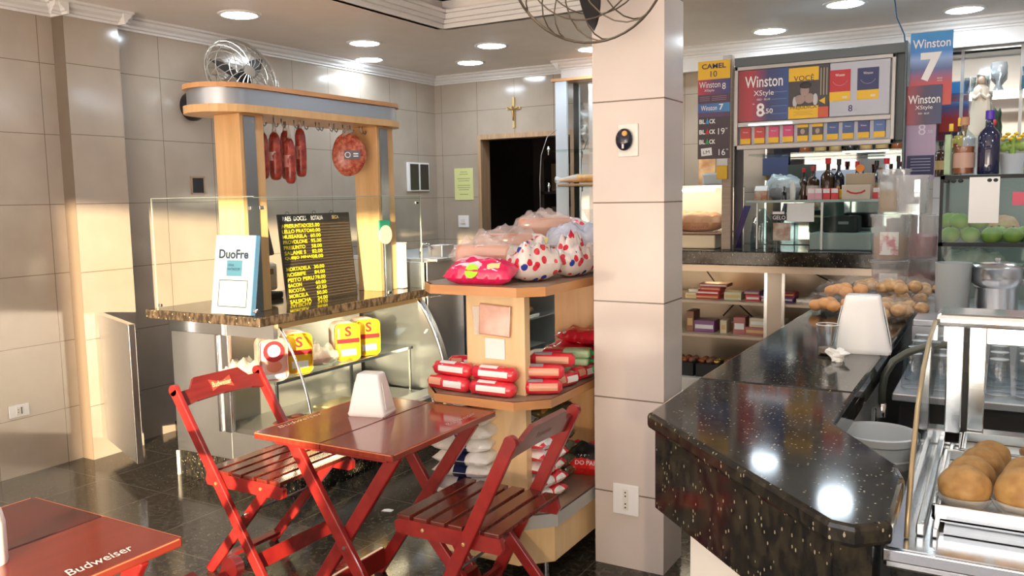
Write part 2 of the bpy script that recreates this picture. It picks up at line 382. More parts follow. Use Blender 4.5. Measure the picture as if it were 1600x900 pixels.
# crown mouldings
def crown(axis, a0, a1, at, sgn, z=2.80, s=1.0):
    """profile steps out from the wall towards sgn"""
    pr = [(0, 0), (.075, 0), (.075, -.014), (.058, -.020), (.050, -.038), (.030, -.052), (.026, -.066), (.012, -.070), (.012, -.084), (0, -.084)]
    return [(at + sgn * x * s, z + y * s) for x, y in pr]
b = B()
b.extr(crown('y', 0, 0, -5.01, 1), 'y', -1.5, 3.205).extr(crown('y', 0, 0, -5.01, 1), 'y', 3.57, 7.2)
b.extr(crown('y', 0, 0, -4.90, 1), 'y', 3.13, 3.645)
b.extr([(y, z) for y, z in crown('x', 0, 0, 3.205, -1)], 'x', -5.01, -4.83).extr([(y, z) for y, z in crown('x', 0, 0, 3.57, 1)], 'x', -5.01, -4.83)
struct('trim_2', b, M_crown)
struct('trim_3', B().extr(crown('x', 0, 0, 7.2, -1), 'x', -5.01, -3.5), M_crown)
# dropped beam over the bar
struct('trim_4', B().box(-3.50, 2.2, 7.02, 7.2, 2.62, 2.80).box(-3.50, 2.2, 6.99, 7.03, 2.60, 2.625), M_crown)
struct('trim_5', B().extr(crown('x', 0, 0, 7.02, -1), 'x', -3.56, 2.2).extr(crown('y', 0, 0, -3.50, -1), 'y', 6.96, 7.2), M_crown)
# column
struct('wall_column', B().box(-1.500, -1.188, 3.297, 3.525, 0, 2.80), M_colY)
# store room behind the doorway
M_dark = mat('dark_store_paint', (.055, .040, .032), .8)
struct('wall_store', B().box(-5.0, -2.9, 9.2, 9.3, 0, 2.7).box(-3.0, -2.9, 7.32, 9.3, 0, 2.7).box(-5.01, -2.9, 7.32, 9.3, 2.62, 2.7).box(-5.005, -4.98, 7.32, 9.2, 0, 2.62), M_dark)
d = B().box(-4.49, -4.455, 7.16, 7.33, 0, 2.20).box(-3.485, -3.445, 7.16, 7.33, 0, 2.20).box(-4.455, -3.485, 7.16, 7.33, 2.155, 2.20)
struct('door_1', d, noisy(mat('door_frame_wood', (.42, .27, .15), .5), (.36, .22, .12), (.48, .31, .18), (20, 20, 1.5), 2))
st = thing('store_shelf', 'dark shelving unit loaded with dim boxes inside the back doorway', 'shelf', (-4.0, 8.6, 0))
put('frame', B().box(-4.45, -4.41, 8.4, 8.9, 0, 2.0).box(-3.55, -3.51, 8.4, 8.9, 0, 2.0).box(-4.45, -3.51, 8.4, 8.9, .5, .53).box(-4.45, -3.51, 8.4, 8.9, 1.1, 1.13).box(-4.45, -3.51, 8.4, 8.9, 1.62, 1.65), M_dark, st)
bx = B()
for k, (x, z, w, h) in enumerate(((-4.2, 1.13, .3, .35), (-3.85, 1.13, .28, .3), (-4.15, 1.65, .4, .3), (-3.75, 1.65, .25, .25), (-4.1, .53, .5, .4))):
    tag(solo('storage_box', B().box(x - w / 2, x + w / 2, 8.45, 8.8, z, z + h, .01), mat('dim_cardboard', (.13, .085, .05), .8), ['dim cardboard box on the middle store shelf, left one', 'dim cardboard box on the middle store shelf, right one', 'wider cardboard box on the top store shelf', 'small cardboard box on the top store shelf', 'large dim box on the lowest store shelf'][k], 'box'), ['dim cardboard box on the middle store shelf, left one', 'dim cardboard box on the middle store shelf, right one', 'wider cardboard box on the top store shelf', 'small cardboard box on the top store shelf', 'large dim box on the lowest store shelf'][k], 'box')

# ================================================================ CEILING LIGHTS
M_led = mat('led_panel', (.9, .9, .9), .5, emis=(.78, .90, 1.0), estr=LAMP)
LP = [(-4.33, 4.05, 'recessed round ceiling light nearest the left pier'), (-4.33, 5.30, 'ceiling light above the hanging sausage rack, nearer one of the pair'), (-4.80, 5.93, 'ceiling light above the sausage rack, farther one of the pair'),
      (-3.59, 5.97, 'ceiling light in front of the crucifix wall, nearer one of the pair'), (-4.19, 6.59, 'ceiling light closest to the crucifix, farther one of the pair'), (-3.0, 6.59, 'ceiling light half hidden by the tiled column'),
      (-1.57, 6.65, 'ceiling light above the dark cigarette display'), (-.94, 5.99, 'ceiling light cut by the top edge of the picture over the bar'), (-.284, 6.65, 'ceiling light above the tall blue sign, farthest right'),
      (-4.33, 2.3, 0), (-4.33, .6, 0), (.4, 5.99, 0), (1.8, 4.2, 0), (1.8, 2.2, 0), (-3.9, -.7, 0), (1.8, .2, 0)]  # entries without a label are unseen lamps added for fill light
def lamp(x, y, lab, z=2.80):
    t = thing('ceiling_light', lab or 'round recessed ceiling light added out of view', 'ceiling light', (x, y, z), group=None if lab else 'ceiling lights out of the picture')
    put('ring', B().lathe([(.108, -.002), (.112, -.010), (.132, -.008), (.138, 0), (.138, .001), (.108, .001)], seg=32), M_white, t, local=True, smooth='all')
    put('diffuser', B().lathe([(.0001, -.020), (.06, -.018), (.098, -.012), (.109, -.002), (.109, .001)], seg=32, cap=False), M_led, t, local=True, smooth=True)
for x, y, lab in LP: lamp(x, y, lab)
for x, y in ((-2.6, 3.6), (-1.0, 3.9), (-2.4, 1.4), (-.2, 2.2), (.6, 4.2)): lamp(x, y, 0, 3.02)  # more unseen lamps added in the recess for fill light

# ================================================================ SMALL FIXTURES ON WALLS
t = thing('wall_outlet', 'white rectangular power outlet low on the left tiled wall', 'power outlet', (-5.01, 2.82, .39))
put('plate', B().box(-5.01, -5.0, 2.765, 2.885, .355, .43, .003), M_white, t); put('socket', B().box(-5.0, -4.996, 2.805, 2.835, .37, .415, .001), M_offw, t)
put('hole', B().box(-4.997, -4.9945, 2.832, 2.838, .372, .413).box(-4.997, -4.9945, 2.812, 2.818, .383, .388).box(-4.997, -4.9945, 2.812, 2.818, .397, .402), K_black, t)
t = thing('wall_box', 'dark burnt recessed switch box on the left wall beside the wooden post', 'switch box', (-5.01, 4.21, 1.66))
put('recess', B().box(-5.01, -5.003, 4.165, 4.265, 1.665, 1.77, .002), K_black, t); put('rim', B().box(-5.01, -4.999, 4.158, 4.272, 1.77, 1.782).box(-5.01, -4.999, 4.158, 4.272, 1.655, 1.665).box(-5.01, -4.999, 4.155, 4.165, 1.655, 1.782).box(-5.01, -4.999, 4.262, 4.272, 1.655, 1.782), mat('stained_box', (.35, .25, .17), .7), t)
t = thing('breaker_panel', 'white frame with two dark upright panels on the left wall near the corner', 'electrical panel', (-5.01, 6.85, 1.66))
put('frame', B().box(-5.01, -4.985, 6.69, 7.04, 1.665, 1.945, .006), M_white, t)
for y in (6.72, 6.885): put('cover', B().box(-4.986, -4.978, y, y + .135, 1.68, 1.93, .004), mat('smoked_cover', (.03, .025, .022), .25), t)
t = thing('notice_sheet', 'yellow-green printed notice sheet taped to the back wall', 'notice', (-4.68, 7.19, 1.57))
put('sheet', B().slab((-4.68, 7.196, 1.73), (1, 0, 0), (0, 0, 1), .22, .315, .003), mat('yellow_paper', (.66, .68, .30), .7), t)
b = B()
for i, w in enumerate((.08, .1, 0, .15, .13, 0, .15, .15, .12, 0, .1)):
    if w: b.slab((-4.68, 7.1935, 1.85 - i * .022), (1, 0, 0), (0, 0, 1), w, .004, .001)
put('print', b, flat('notice_ink', (.10, .16, .05)), t)
t = thing('light_switch', 'white square light switch on the back wall below the yellow notice', 'light switch', (-4.69, 7.19, 1.30))
put('plate', B().box(-4.755, -4.63, 7.19, 7.2, 1.30, 1.42, .003), M_white, t); put('rocker', B().box(-4.72, -4.665, 7.183, 7.191, 1.335, 1.385, .002), M_offw, t)
t = thing('crucifix', 'small golden crucifix hanging on the back wall above the doorway', 'crucifix', (-4.09, 7.19, 2.25))
put('cross', B().box(-4.102, -4.080, 7.180, 7.195, 2.25, 2.54, .002).box(-4.165, -4.015, 7.180, 7.195, 2.425, 2.446, .002), K_gold, t)
put('figure', B().tube([(-4.091, 7.172, 2.32), (-4.089, 7.17, 2.36), (-4.091, 7.168, 2.40), (-4.091, 7.17, 2.428)], [.006, .010, .011, .008]).ball((-4.091, 7.166, 2.445), .011).tube([(-4.15, 7.172, 2.442), (-4.12, 7.17, 2.430), (-4.091, 7.17, 2.424), (-4.06, 7.17, 2.430), (-4.03, 7.172, 2.442)], .0055), mat('bronze', (.45, .28, .10), .35, .8), t, smooth='all')
t = thing('air_freshener', 'black and white oval dispenser on a white plate high on the column', 'dispenser', (-1.338, 3.29, 1.75))
put('plate', B().box(-1.383, -1.296, 3.289, 3.297, 1.753, 1.885, .003), M_offw, t)
put('body', B().ball((-1.352, 3.278, 1.822), (.037, .022, .045)), mat('smoked_dome', (.015, .015, .03), .08), t, smooth='all')
put('lens', B().ball((-1.343, 3.262, 1.845), (.012, .008, .012)), mat('amber_lens', (.75, .38, .10), .2), t, smooth='all')
put('nozzle', B().box(-1.352, -1.345, 3.252, 3.262, 1.785, 1.803, .001), M_offw, t)
t = thing('column_outlet', 'white double power outlet near the foot of the tiled column', 'power outlet', (-1.352, 3.29, .235))
put('plate', B().box(-1.414, -1.296, 3.287, 3.297, .238, .372, .004), M_white, t)
put('socket', B().box(-1.366, -1.342, 3.284, 3.288, .26, .35, .001), M_offw, t)
b = B()
for z in (.272, .288, .322, .338): b.tube([(-1.354, 3.2845, z), (-1.354, 3.2825, z)], .0035, 10)
put('hole', b, K_black, t)

# ================================================================ FANS
def cage(t, mw, r, ns, depth=.10, name='cage', wr=.0022, rings=(.35, .62, .85)):
    b = B()
    for sg in (1, -1):
        for k in range(ns):
            a = 2 * PI * k / ns
            b.tube([(math.cos(a + .9 * q) * r * math.sin(q * PI / 2), math.sin(a + .9 * q) * r * math.sin(q * PI / 2), sg * depth * math.cos(q * PI / 2)) for q in [.10 + .9 * i / 7 for i in range(8)]], wr, 5)
        for q in rings:
            b.tube([(math.cos(2 * PI * i / 36) * r * math.sin(q * PI / 2), math.sin(2 * PI * i / 36) * r * math.sin(q * PI / 2), sg * depth * math.cos(q * PI / 2)) for i in range(36)], wr, 5, closed=True)
    b.tube([(math.cos(2 * PI * i / 48) * r, math.sin(2 * PI * i / 48) * r, 0) for i in range(48)], wr * 1.8, 6, closed=True)
    b.lathe([(.0001, depth + .004), (r * .15, depth), (r * .16, depth - .008), (.0001, depth - .008)], seg=20)
    put(name, b, mw, t, local=True, smooth=40)
def blades(t, r, n=3, rot=0):
    for k in range(n):
        b = B(); a0 = rot + 2 * PI * k / n; top = []; bot = []
        for i in range(13):
            q = i / 12; rr = .03 + (r - .03) * q; w = .10 * math.sin(PI * min(1, .18 + q * .80)) ** .6
            for lst, s in ((top, 1), (bot, -1)):
                a = a0 + s * w / max(rr, .06) * .55
                lst.append((V((math.cos(a) * rr, math.sin(a) * rr, s * .022)), q))
        vs1 = [p for p, _ in top]; vs2 = [p for p, _ in bot]
        b.loft([vs1 + [p + V((0, 0, .004)) for p in reversed(vs1)], vs2 + [p + V((0, 0, .004)) for p in reversed(vs2)]])
        put('blade', b, M_black, t, local=True, smooth=True)
def fan(loc, axis, r, label, wire, mount, rings=(.35, .62, .85), ns=16, rot=0, wr=.0022):
    t = thing('wall_fan', label, 'fan', loc)
    t.rotation_euler = V(axis).normalized().to_track_quat('Z', 'Y').to_euler()
    cage(t, wire, r, ns, rings=rings, wr=wr); blades(t, r * .86, 3, rot)
    put('hub', B().lathe([(.0001, .075), (.04, .07), (.05, .04), (.045, 0), (.03, -.02)], seg=20), M_black, t, local=True, smooth=True)
    put('motor', B().lathe([(.05, -.03), (.062, -.06), (.062, -.15), (.045, -.18), (.0001, -.19)], seg=20), mount, t, local=True, smooth=True)
    return t
fl = fan((-4.60, 4.30, 2.45), (.80, -.12, .30), .28, 'round wire-cage wall fan behind the wooden canopy, left wall', M_wirel, mat('fan_motor_grey', (.35, .33, .30), .4), ns=20, rot=.6, wr=.003)
fm = fl.rotation_euler.to_matrix().to_4x4(); fi = (Matrix.Translation(fl.location) @ fm).inverted()
b = B().tube([fi @ V((-5.0, 4.2, 2.27)), fi @ V((-4.88, 4.22, 2.27)), fi @ V((-4.80, 4.28, 2.34)), fi @ V((-4.76, 4.42, 2.39))], .02, 10)
put('bracket', b, M_black, fl, local=True, smooth='all')
b = B(); Mx = fi @ Matrix.Translation((-5.01, 4.2, 2.27)) @ Matrix.Rotation(R(90), 4, 'Y')
b.lathe([(.0001, .0), (.10, .0), (.10, .03), (.08, .065), (.03, .085), (.0001, .088)], M=Mx, seg=28)
put('wall_plate', b, M_black, fl, local=True, smooth=True)
fr = fan((-1.40, 3.02, 2.50), (.05, -.93, -.30), .325, 'dark wire-cage fan at the top of the tiled column', M_wire, M_black, ns=11, rot=R(-90), rings=(.5,), wr=.003)
fm = fr.rotation_euler.to_matrix().to_4x4(); fi = (Matrix.Translation(fr.location) @ fm).inverted()
put('bracket', B().tube([fi @ V((-1.39, 3.18, 2.56)), fi @ V((-1.38, 3.25, 2.6)), fi @ V((-1.37, 3.297, 2.6))], .028, 12), M_black, fr, local=True, smooth='all')

# ================================================================ STEEL FLAP DOOR BY THE PIER
t = thing('steel_flap_door', 'brushed steel half-height swing door hinged on the left tiled pier', 'door', (-4.89, 3.31, .115))
t.rotation_euler = (0, 0, math.atan2(3.06 - 3.31, .64))
put('panel', B().box(.012, .68, -.016, .016, 0, .80, .004), M_steel, t, local=True)
put('edge_strip', B().box(.68, .70, -.018, .018, 0, .80, .002).box(.012, .70, -.018, .018, .80, .806, .001), M_steelp, t, local=True)
for z in (.12, .68): put('hinge', B().box(-.008, .014, -.012, .012, z - .04, z + .04, .003), M_steelp, t, local=True)
# granite curb on the floor behind the flap
solo('floor_curb', B().box(-5.005, -4.21, 3.9, 4.5, 0, .07, .006), M_gran2, 'low brown granite curb on the floor between flap door and deli counter', 'curb')

# ================================================================ DELI COUNTER (refrigerated display)
t = thing('deli_counter', 'stainless steel deli display case with curved glass front under the granite top', 'display case', (-3.7, 3.9, 0))
X0, X1, Y0, Y1 = -4.18, -3.12, 3.27, 4.62
put('plinth', B().box(X0, X1 - .09, Y0, Y1, 0, .15), M_gran, t)
put('plinth_edge', B().box(X0 - .004, X0 + .012, Y0 - .012, Y0, 0, .145, .001), M_offw, t)
# end panel: steel sheet with a glazed opening towards the customer side
b = B().box(X0, -3.72, Y0, Y0 + .03, .15, .95, .002).box(-3.72, X1 - .06, Y0, Y0 + .03, .15, .31, .002).box(-3.72, -3.36, Y0, Y0 + .03, .86, .95)
put('end_panel', b, M_steel, t)
put('frame_moulding', B().box(-3.80, -3.775, Y0 - .02, Y0, .31, .86, .003).box(-3.755, -3.70, Y0 - .014, Y0, .31, .86, .003), M_steelp, t)
put('rail_cap', B().box(X0, -3.74, Y0 - .012, Y0, .86, .95, .003), M_steelp, t)
put('back_panel', B().box(X0, X0 + .02, Y0 + .03, Y1, .15, .95), M_steel, t)
put('liner', B().box(X0 + .03, X0 + .30, Y0 + .03, Y1 - .03, .31, .93).box(X0 + .02, X1 - .10, Y0 + .03, Y1 - .03, .29, .31), mat('case_liner', (.55, .53, .50), .3, .6), t)
put('kick_panel', B().box(-3.24, -3.22, Y0 + .03, Y1 - .03, .15, .33), M_steel, t)
put('bottom_lip', B().box(-3.26, -3.13, Y0 + .0, Y1, .33, .355, .004), M_offw, t)
cv = [(-3.36 + .22 * math.sin(q * PI / 2) ** 1.3, .93 - .575 * (1 - math.cos(q * PI / 2)) ** .75) for q in [i / 14 for i in range(15)]]
b = B()
for (xa, za), (xb, zb) in zip(cv, cv[1:]): b.quad((xa, Y0 + .04, za), (xb, Y0 + .04, zb), (xb, Y1 - .03, zb), (xa, Y1 - .03, za))
put('front_glass', b, M_glassg, t, smooth='all')
put('front_tube', B().tube([(x, Y0 + .035, z) for x, z in cv], .008), M_steelp, t, smooth='all')
b = B().loft([[V((x, Y1 - .045, z)) for x, z in cv] + [V((-3.36, Y1 - .045, .33))], [V((x, Y1, z)) for x, z in cv] + [V((-3.36, Y1, .33))]])
put('far_end_panel', b, M_steel, t)
put('far_tube', B().tube([(x + .005, Y1 - .06, z) for x, z in cv], .012), M_steelp, t, smooth='all')
put('end_glass', B().loft([[V((x, Y0 + .02, z)) for x, z in cv] + [V((-3.70, Y0 + .02, .33)), V((-3.70, Y0 + .02, .86))], [V((x, Y0 + .024, z)) for x, z in cv] + [V((-3.70, Y0 + .024, .33)), V((-3.70, Y0 + .024, .86))]]), M_glass, t)
put('shelf', B().box(-3.86, -3.42, Y0 + .05, Y1 - .05, .600, .612), M_glassg, t)
put('shelf_rail', B().box(-3.425, -3.41, Y0 + .05, Y1 - .05, .595, .615, .002), M_steelp, t)
for y in (Y0 + .06, 3.95, Y1 - .08): put('shelf_post', B().box(-3.43, -3.415, y, y + .012, .31, .60), M_steelp, t)
put('top_rail', B().box(-3.42, -3.345, Y0 + .02, Y1 - .02, .915, .95, .004), mat('bronze_rail', (.42, .30, .16), .3, .8), t)
M_tube = mat('case_lamp', (.9, .9, .9), .4, emis=(1, .80, .52), estr=22)
put('glow_tube', B().tube([(-3.47, Y0 + .12, .905), (-3.47, Y1 - .12, .905)], .012), M_tube, t, smooth='all')
g = solo('granite_worktop', B().box(-4.20, -3.30, 3.12, 4.64, .95, 1.0, .006), M_gran2, 'speckled brown granite worktop on the deli counter', 'worktop')
# glass guard
t = thing('glass_guard', 'clear glass guard standing round the edge of the deli worktop', 'glass guard', (-3.3, 3.13, 1.0))
put('front_pane', B().box(-4.10, -3.315, 3.128, 3.134, 1.0, 1.625), M_glass, t)
put('side_pane', B().box(-3.312, -3.306, 3.13, 4.56, 1.0, 1.62), M_glass, t)
put('pane_edge', B().box(-4.10, -3.31, 3.1275, 3.1345, 1.621, 1.625).box(-4.103, -4.099, 3.1275, 3.1345, 1.0, 1.625).box(-3.3125, -3.3055, 3.13, 4.56, 1.616, 1.62).box(-3.3125, -3.3055, 4.557, 4.562, 1.0, 1.62), mat('glass_edge', (.36, .40, .33), .3), t)
for p in ((-3.33, 3.122, 1.565), (-3.302, 3.17, 1.565), (-4.07, 3.122, 1.03), (-3.302, 4.51, 1.57), (-3.33, 3.122, 1.035), (-3.302, 4.2, 1.02)): put('clip', B().cbox(p, (.025, .014, .018) if p[0] < -3.31 else (.014, .03, .018), bev=.003), M_chrome, t)

# ================================================================ CANOPY
t = thing('hanging_canopy', 'beech and steel canopy on two posts over the deli counter', 'canopy', (-3.66, 3.8, 1.0))
def stad(x0, x1, y0, y1, n=14):
    r = (x1 - x0) / 2; cx = (x0 + x1) / 2
    return [(cx + r * math.cos(a), y0 + r + r * math.sin(a)) for a in [PI + PI * i / n for i in range(n + 1)]] + [(cx + r * math.cos(a), y1 - r + r * math.sin(a)) for a in [PI * i / n for i in range(n + 1)]]
put('top_board', B().prism(stad(-3.85, -3.43, 3.06, 4.66), 2.185, 2.21), M_edge, t)
put('fascia', B().prism(stad(-3.83, -3.45, 3.08, 4.64), 2.10, 2.185), mat('fascia_steel', (.42, .44, .47), .35, .9), t, smooth=30)
put('bottom_board', B().prism(stad(-3.85, -3.43, 3.06, 4.66), 2.06, 2.10), M_beech, t)
for y0 in (3.235, 4.37):
    p = put('post', B().box(-3.69, -3.50, y0, y0 + .17, 1.0, 2.06, .003), M_beech, t)
    put('steel_strip', B().box(-3.5005, -3.494, y0 + .025, y0 + .105, 1.0, 2.05), mat('strip_steel', (.34, .35, .36), .35, .9), p)
hooks = [3.47, 3.56, 3.62, 3.72, 3.80, 3.90, 3.93, 4.02, 4.06, 4.14, 4.21, 4.30, 4.33]
for y in hooks:
    put('hook', B().tube([(-3.58, y, 2.06), (-3.58, y, 2.035), (-3.575, y + .006, 2.02), (-3.575, y + .018, 2.012), (-3.575, y + .028, 2.02), (-3.575, y + .028, 2.034)], .0034, 6), M_steeld, t, smooth='all')
# sausages
M_sal = noisy(mat('salami_skin', (.26, .025, .015), .28), (.16, .012, .010), (.42, .06, .035), s=30, detail=5, bump=.4)
M_sal2 = noisy(mat('mortadella_skin', (.45, .08, .04), .3), (.32, .03, .02), (.62, .20, .10), s=45, detail=4, bump=.3)
M_net = film_mat('casing_film', (.62, .52, .45), .5)
def salami(x, y, z0, z1, r, lab, lblz, ang=0, top=2.03):
    t = thing('salami', lab, 'salami', (x, y, z0), ang, 'sausages hanging from the canopy hooks')
    h = z1 - z0
    put('body', B().tube([(0, 0, 0), (0, 0, .006), (0, 0, .02), (.002, 0, .05), (.003, 0, h * .5), (0, 0, h - .05), (0, 0, h - .02), (0, 0, h)], [.012, r * .75, r * .93, r, r * 1.03, r * .97, r * .75, r * .3], 20), M_sal, t, local=True, smooth='all')
    put('casing_tail', B().tube([(0, 0, h - .005), (0, 0, h + .02), (0, 0, h + .05), (0, 0, top - z0)], [r * .45, r * .3, .008, .002], 10), M_net, t, local=True, smooth='all')
    if lblz:
        put('paper_label', B().lathe([(r * 1.05, h * .40), (r * 1.06, h * .58)], seg=28, cap=False) if lblz == 1 else B().lathe([(r * 1.05, h * .36), (r * 1.05, h * .62)], seg=28, cap=False), [0, flat('salami_label', (.70, .55, .50)), flat('salami_label_red', (.55, .22, .18))][lblz], t, local=True, smooth='all')
    return t
salami(-3.58, 3.47, 1.72, 1.98, .031, 'dark salami hanging half behind the left canopy post', 2)
salami(-3.58, 3.56, 1.715, 1.985, .034, 'salami with a plain white sticker, second from the left post', 1)
salami(-3.60, 3.665, 1.72, 2.0, .030, 'salami hanging behind the front one in the middle of the row', 0)
salami(-3.56, 3.655, 1.695, 1.955, .031, 'front salami with red logo band hanging lowest in the row', 2)
salami(-3.58, 3.765, 1.735, 2.02, .031, 'slim salami at the right end of the row of four', 2)
t = thing('mortadella', 'round flat mortadella hanging alone near the right canopy post', 'mortadella', (-3.58, 4.19, 1.745), R(-48), 'sausages hanging from the canopy hooks')
put('body', B().ball((0, 0, .135), (.035, .105, .135), seg=28, n=.05), M_sal2, t, local=True, smooth='all')
put('net', B().tube([(0, 0, .26), (0, -.015, .285), (0, .0, .31)], [.05, .018, .003], 10), M_net, t, local=True, smooth='all')
put('label', B().slab((.038, .02, .13), (0, 1, 0), (0, 0, 1), .10, .055, .003), flat('mortadella_label', (.12, .10, .13)), t, local=True)
put('label_logo', B().tube([(.0405, -.008 + .016 * math.cos(a), .13 + .016 * math.sin(a)) for a in [2 * PI * i / 16 for i in range(16)]], .003, 5, closed=True).slab((.0405, .042, .137), (0, 1, 0), (0, 0, 1), .03, .008).slab((.0405, .042, .122), (0, 1, 0), (0, 0, 1), .03, .006), K_white, t, local=True)
# price board: a dark strip board facing the customer side
t = thing('price_board', 'black slotted price board with yellow letters standing on the deli worktop', 'price board', (-3.6, 3.9, 1.0))
bo = V((-3.60, 3.905, 1.255)); br_ = V((.02, 1, 0)).normalized(); bu = V((-.10, -.05, 1)).normalized()
bu = (bu - br_ * bu.dot(br_)).normalized()
b = B().slab(bo, br_, bu, .60, .53, .012)
put('board', b, mat('board_dark', (.035, .025, .018), .35), t)
n_ = br_.cross(bu)
b = B()
for i in range(26): b.slab(bo + bu * (.20 - i * .0175) + n_ * .0065, br_, bu, .585, .004, .0015)
put('slot', b, mat('board_slot', (.14, .09, .055), .4), t)
put('header', B().slab(bo + bu * .238 + n_ * .0065, br_, bu, .60, .052, .002), mat('board_header', (.02, .018, .016), .4), t)
for k, y in enumerate((-.22, 0, .15)): put('ring', B().tube([bo + br_ * (y + .014 * math.cos(a)) + bu * (.268 + .012 * math.sin(a)) for a in [2 * PI * i / 12 for i in range(12)]], .0018, 5, closed=True), M_black, t)
o_ = bo + n_ * .0075
txt('PAES  DOCES', o_ + br_ * -.175 + bu * .238, br_, bu, .026, K_white, t, w=.19)
txt('ROTALIA', o_ + br_ * .01 + bu * .238, br_, bu, .026, K_white, t, w=.10)
txt('SECA', o_ + br_ * .17 + bu * .238, br_, bu, .02, K_gold, t, w=.06)
rows = [('APRESUNTADO', '25.00'), ('LELLO PRATO', '60.00'), ('MUSSARELA', '60.00'), ('PROVOLONE', '95.00'), ('PRESUNTO', '58.00'), ('SALAME S', '82.00'), ('QUEIJO MINAS', '38.00'), None, ('MORTADELA', '30.00'), ('ROSBIFE', '84.00'), ('PEITO PERU', '78.00'), ('BACON', '60.00'), ('RICOTA', '47.50'), ('MORCELA', '50.00'), ('SALSICHA', '24.00')]
for i, rw in enumerate(rows):
    if rw:
        z = .196 - i * .0315
        wl = min(.225, .0215 * len(rw[0]))
        txt(rw[0], o_ + br_ * (-.285 + wl / 2) + bu * z, br_, bu, .022, K_brightyellow, t, name='price_line', w=wl, bold=.02)
        txt(rw[1], o_ + br_ * -.018 + bu * z, br_, bu, .022, K_brightyellow, t, name='price_figure', w=.088, bold=.02)
# leaning white sign
t = thing('acrylic_sign', 'white and blue acrylic advertising sign leaning at the corner of the deli worktop', 'sign', (-3.55, 3.16, 1.0))
so = V((-3.53, 3.178, 1.212)); sr = V((1, .05, 0)).normalized(); su = V((.02, .16, .98)).normalized(); su = (su - sr * su.dot(sr)).normalized(); sn = sr.cross(su)
put('panel', B().slab(so, sr, su, .29, .42, .008), mat('acrylic_white', (.40, .42, .44), .3), t)
put('side_edge', B().slab(so + sr * .147, sr, su, .006, .42, .03), mat('acrylic_blue', (.10, .22, .40), .15), t)
txt('DuoFre', so + sr * -.01 + su * .11 + sn * .004, sr, su, .05, flat('sign_blue', (.01, .02, .05)), t, w=.21, bold=.035)
put('blue_patch', B().slab(so + sr * .0 + su * .035 + sn * .0045, sr, su, .11, .085, .001), flat('patch_blue', (.05, .14, .22)), t)
txt('ERVA\nFATIADOR', so + sr * .0 + su * .04 + sn * .0055, sr, su, .035, K_navy, t, w=.085)
b = B()
for w, z in ((.20, -.03), (.20, -.17)): b.slab(so + su * z + sn * .0048, sr, su, w, .005, .001)
for x in (-.1, .1): b.slab(so + su * -.10 + sr * x + sn * .0048, sr, su, .005, .14, .001)
put('pocket', b, flat('pocket_line', (.04, .05, .06)), t)
# scale behind the post, on the worktop
t = thing('slicing_scale', 'grey and white counter scale with dark screen behind the left post', 'scale', (-3.98, 3.72, 1.0))
put('foot', B().box(-4.08, -3.86, 3.60, 3.86, 1.0, 1.04, .01), M_blackm, t)
put('body', B().box(-4.06, -3.88, 3.62, 3.84, 1.05, 1.22, .02), M_offw, t)
put('screen', B().cbox((-3.96, 3.74, 1.36), (.03, .24, .20), rx=0, ry=R(-14), bev=.008), mat('screen_dark', (.05, .05, .06), .25), t)
put('stalk', B().tube([(-3.97, 3.74, 1.20), (-3.97, 3.74, 1.30)], .018), M_steeld, t)
put('window', B().box(-3.881, -3.877, 3.66, 3.80, 1.15, 1.185, .002), mat('scale_window', (.30, .22, .12), .3), t)
# things at the far end of the worktop
t = thing('tag_stand', 'green and white oval price tag on a stick beside the right canopy post', 'price tag', (-3.42, 4.32, 1.0))
put('stick', B().tube([(-3.42, 4.32, 1.0), (-3.42, 4.32, 1.33)], .004), M_chrome, t)
put('green_part', B().cbox((-3.42, 4.32, 1.415), (.012, .11, .10), bev=.005), mat('tag_green', (.02, .22, .14), .4), t)
put('tag', B().lathe([(.0001, -.006), (.06, -.006), (.06, .006), (.0001, .006)], (-3.414, 4.32, 1.372), M=Matrix.Rotation(R(90), 4, 'Y')), mat('tag_face', (.75, .60, .48), .5), t)
t = thing('paper_roll_holder', 'tall white upright paper holder at the far end of the deli worktop', 'holder', (-3.50, 4.57, 1.0))
put('box', B().box(-3.55, -3.46, 4.545, 4.60, 1.002, 1.30, .006), M_white, t); put('lid', B().box(-3.552, -3.458, 4.543, 4.602, 1.30, 1.308, .003), M_offw, t)
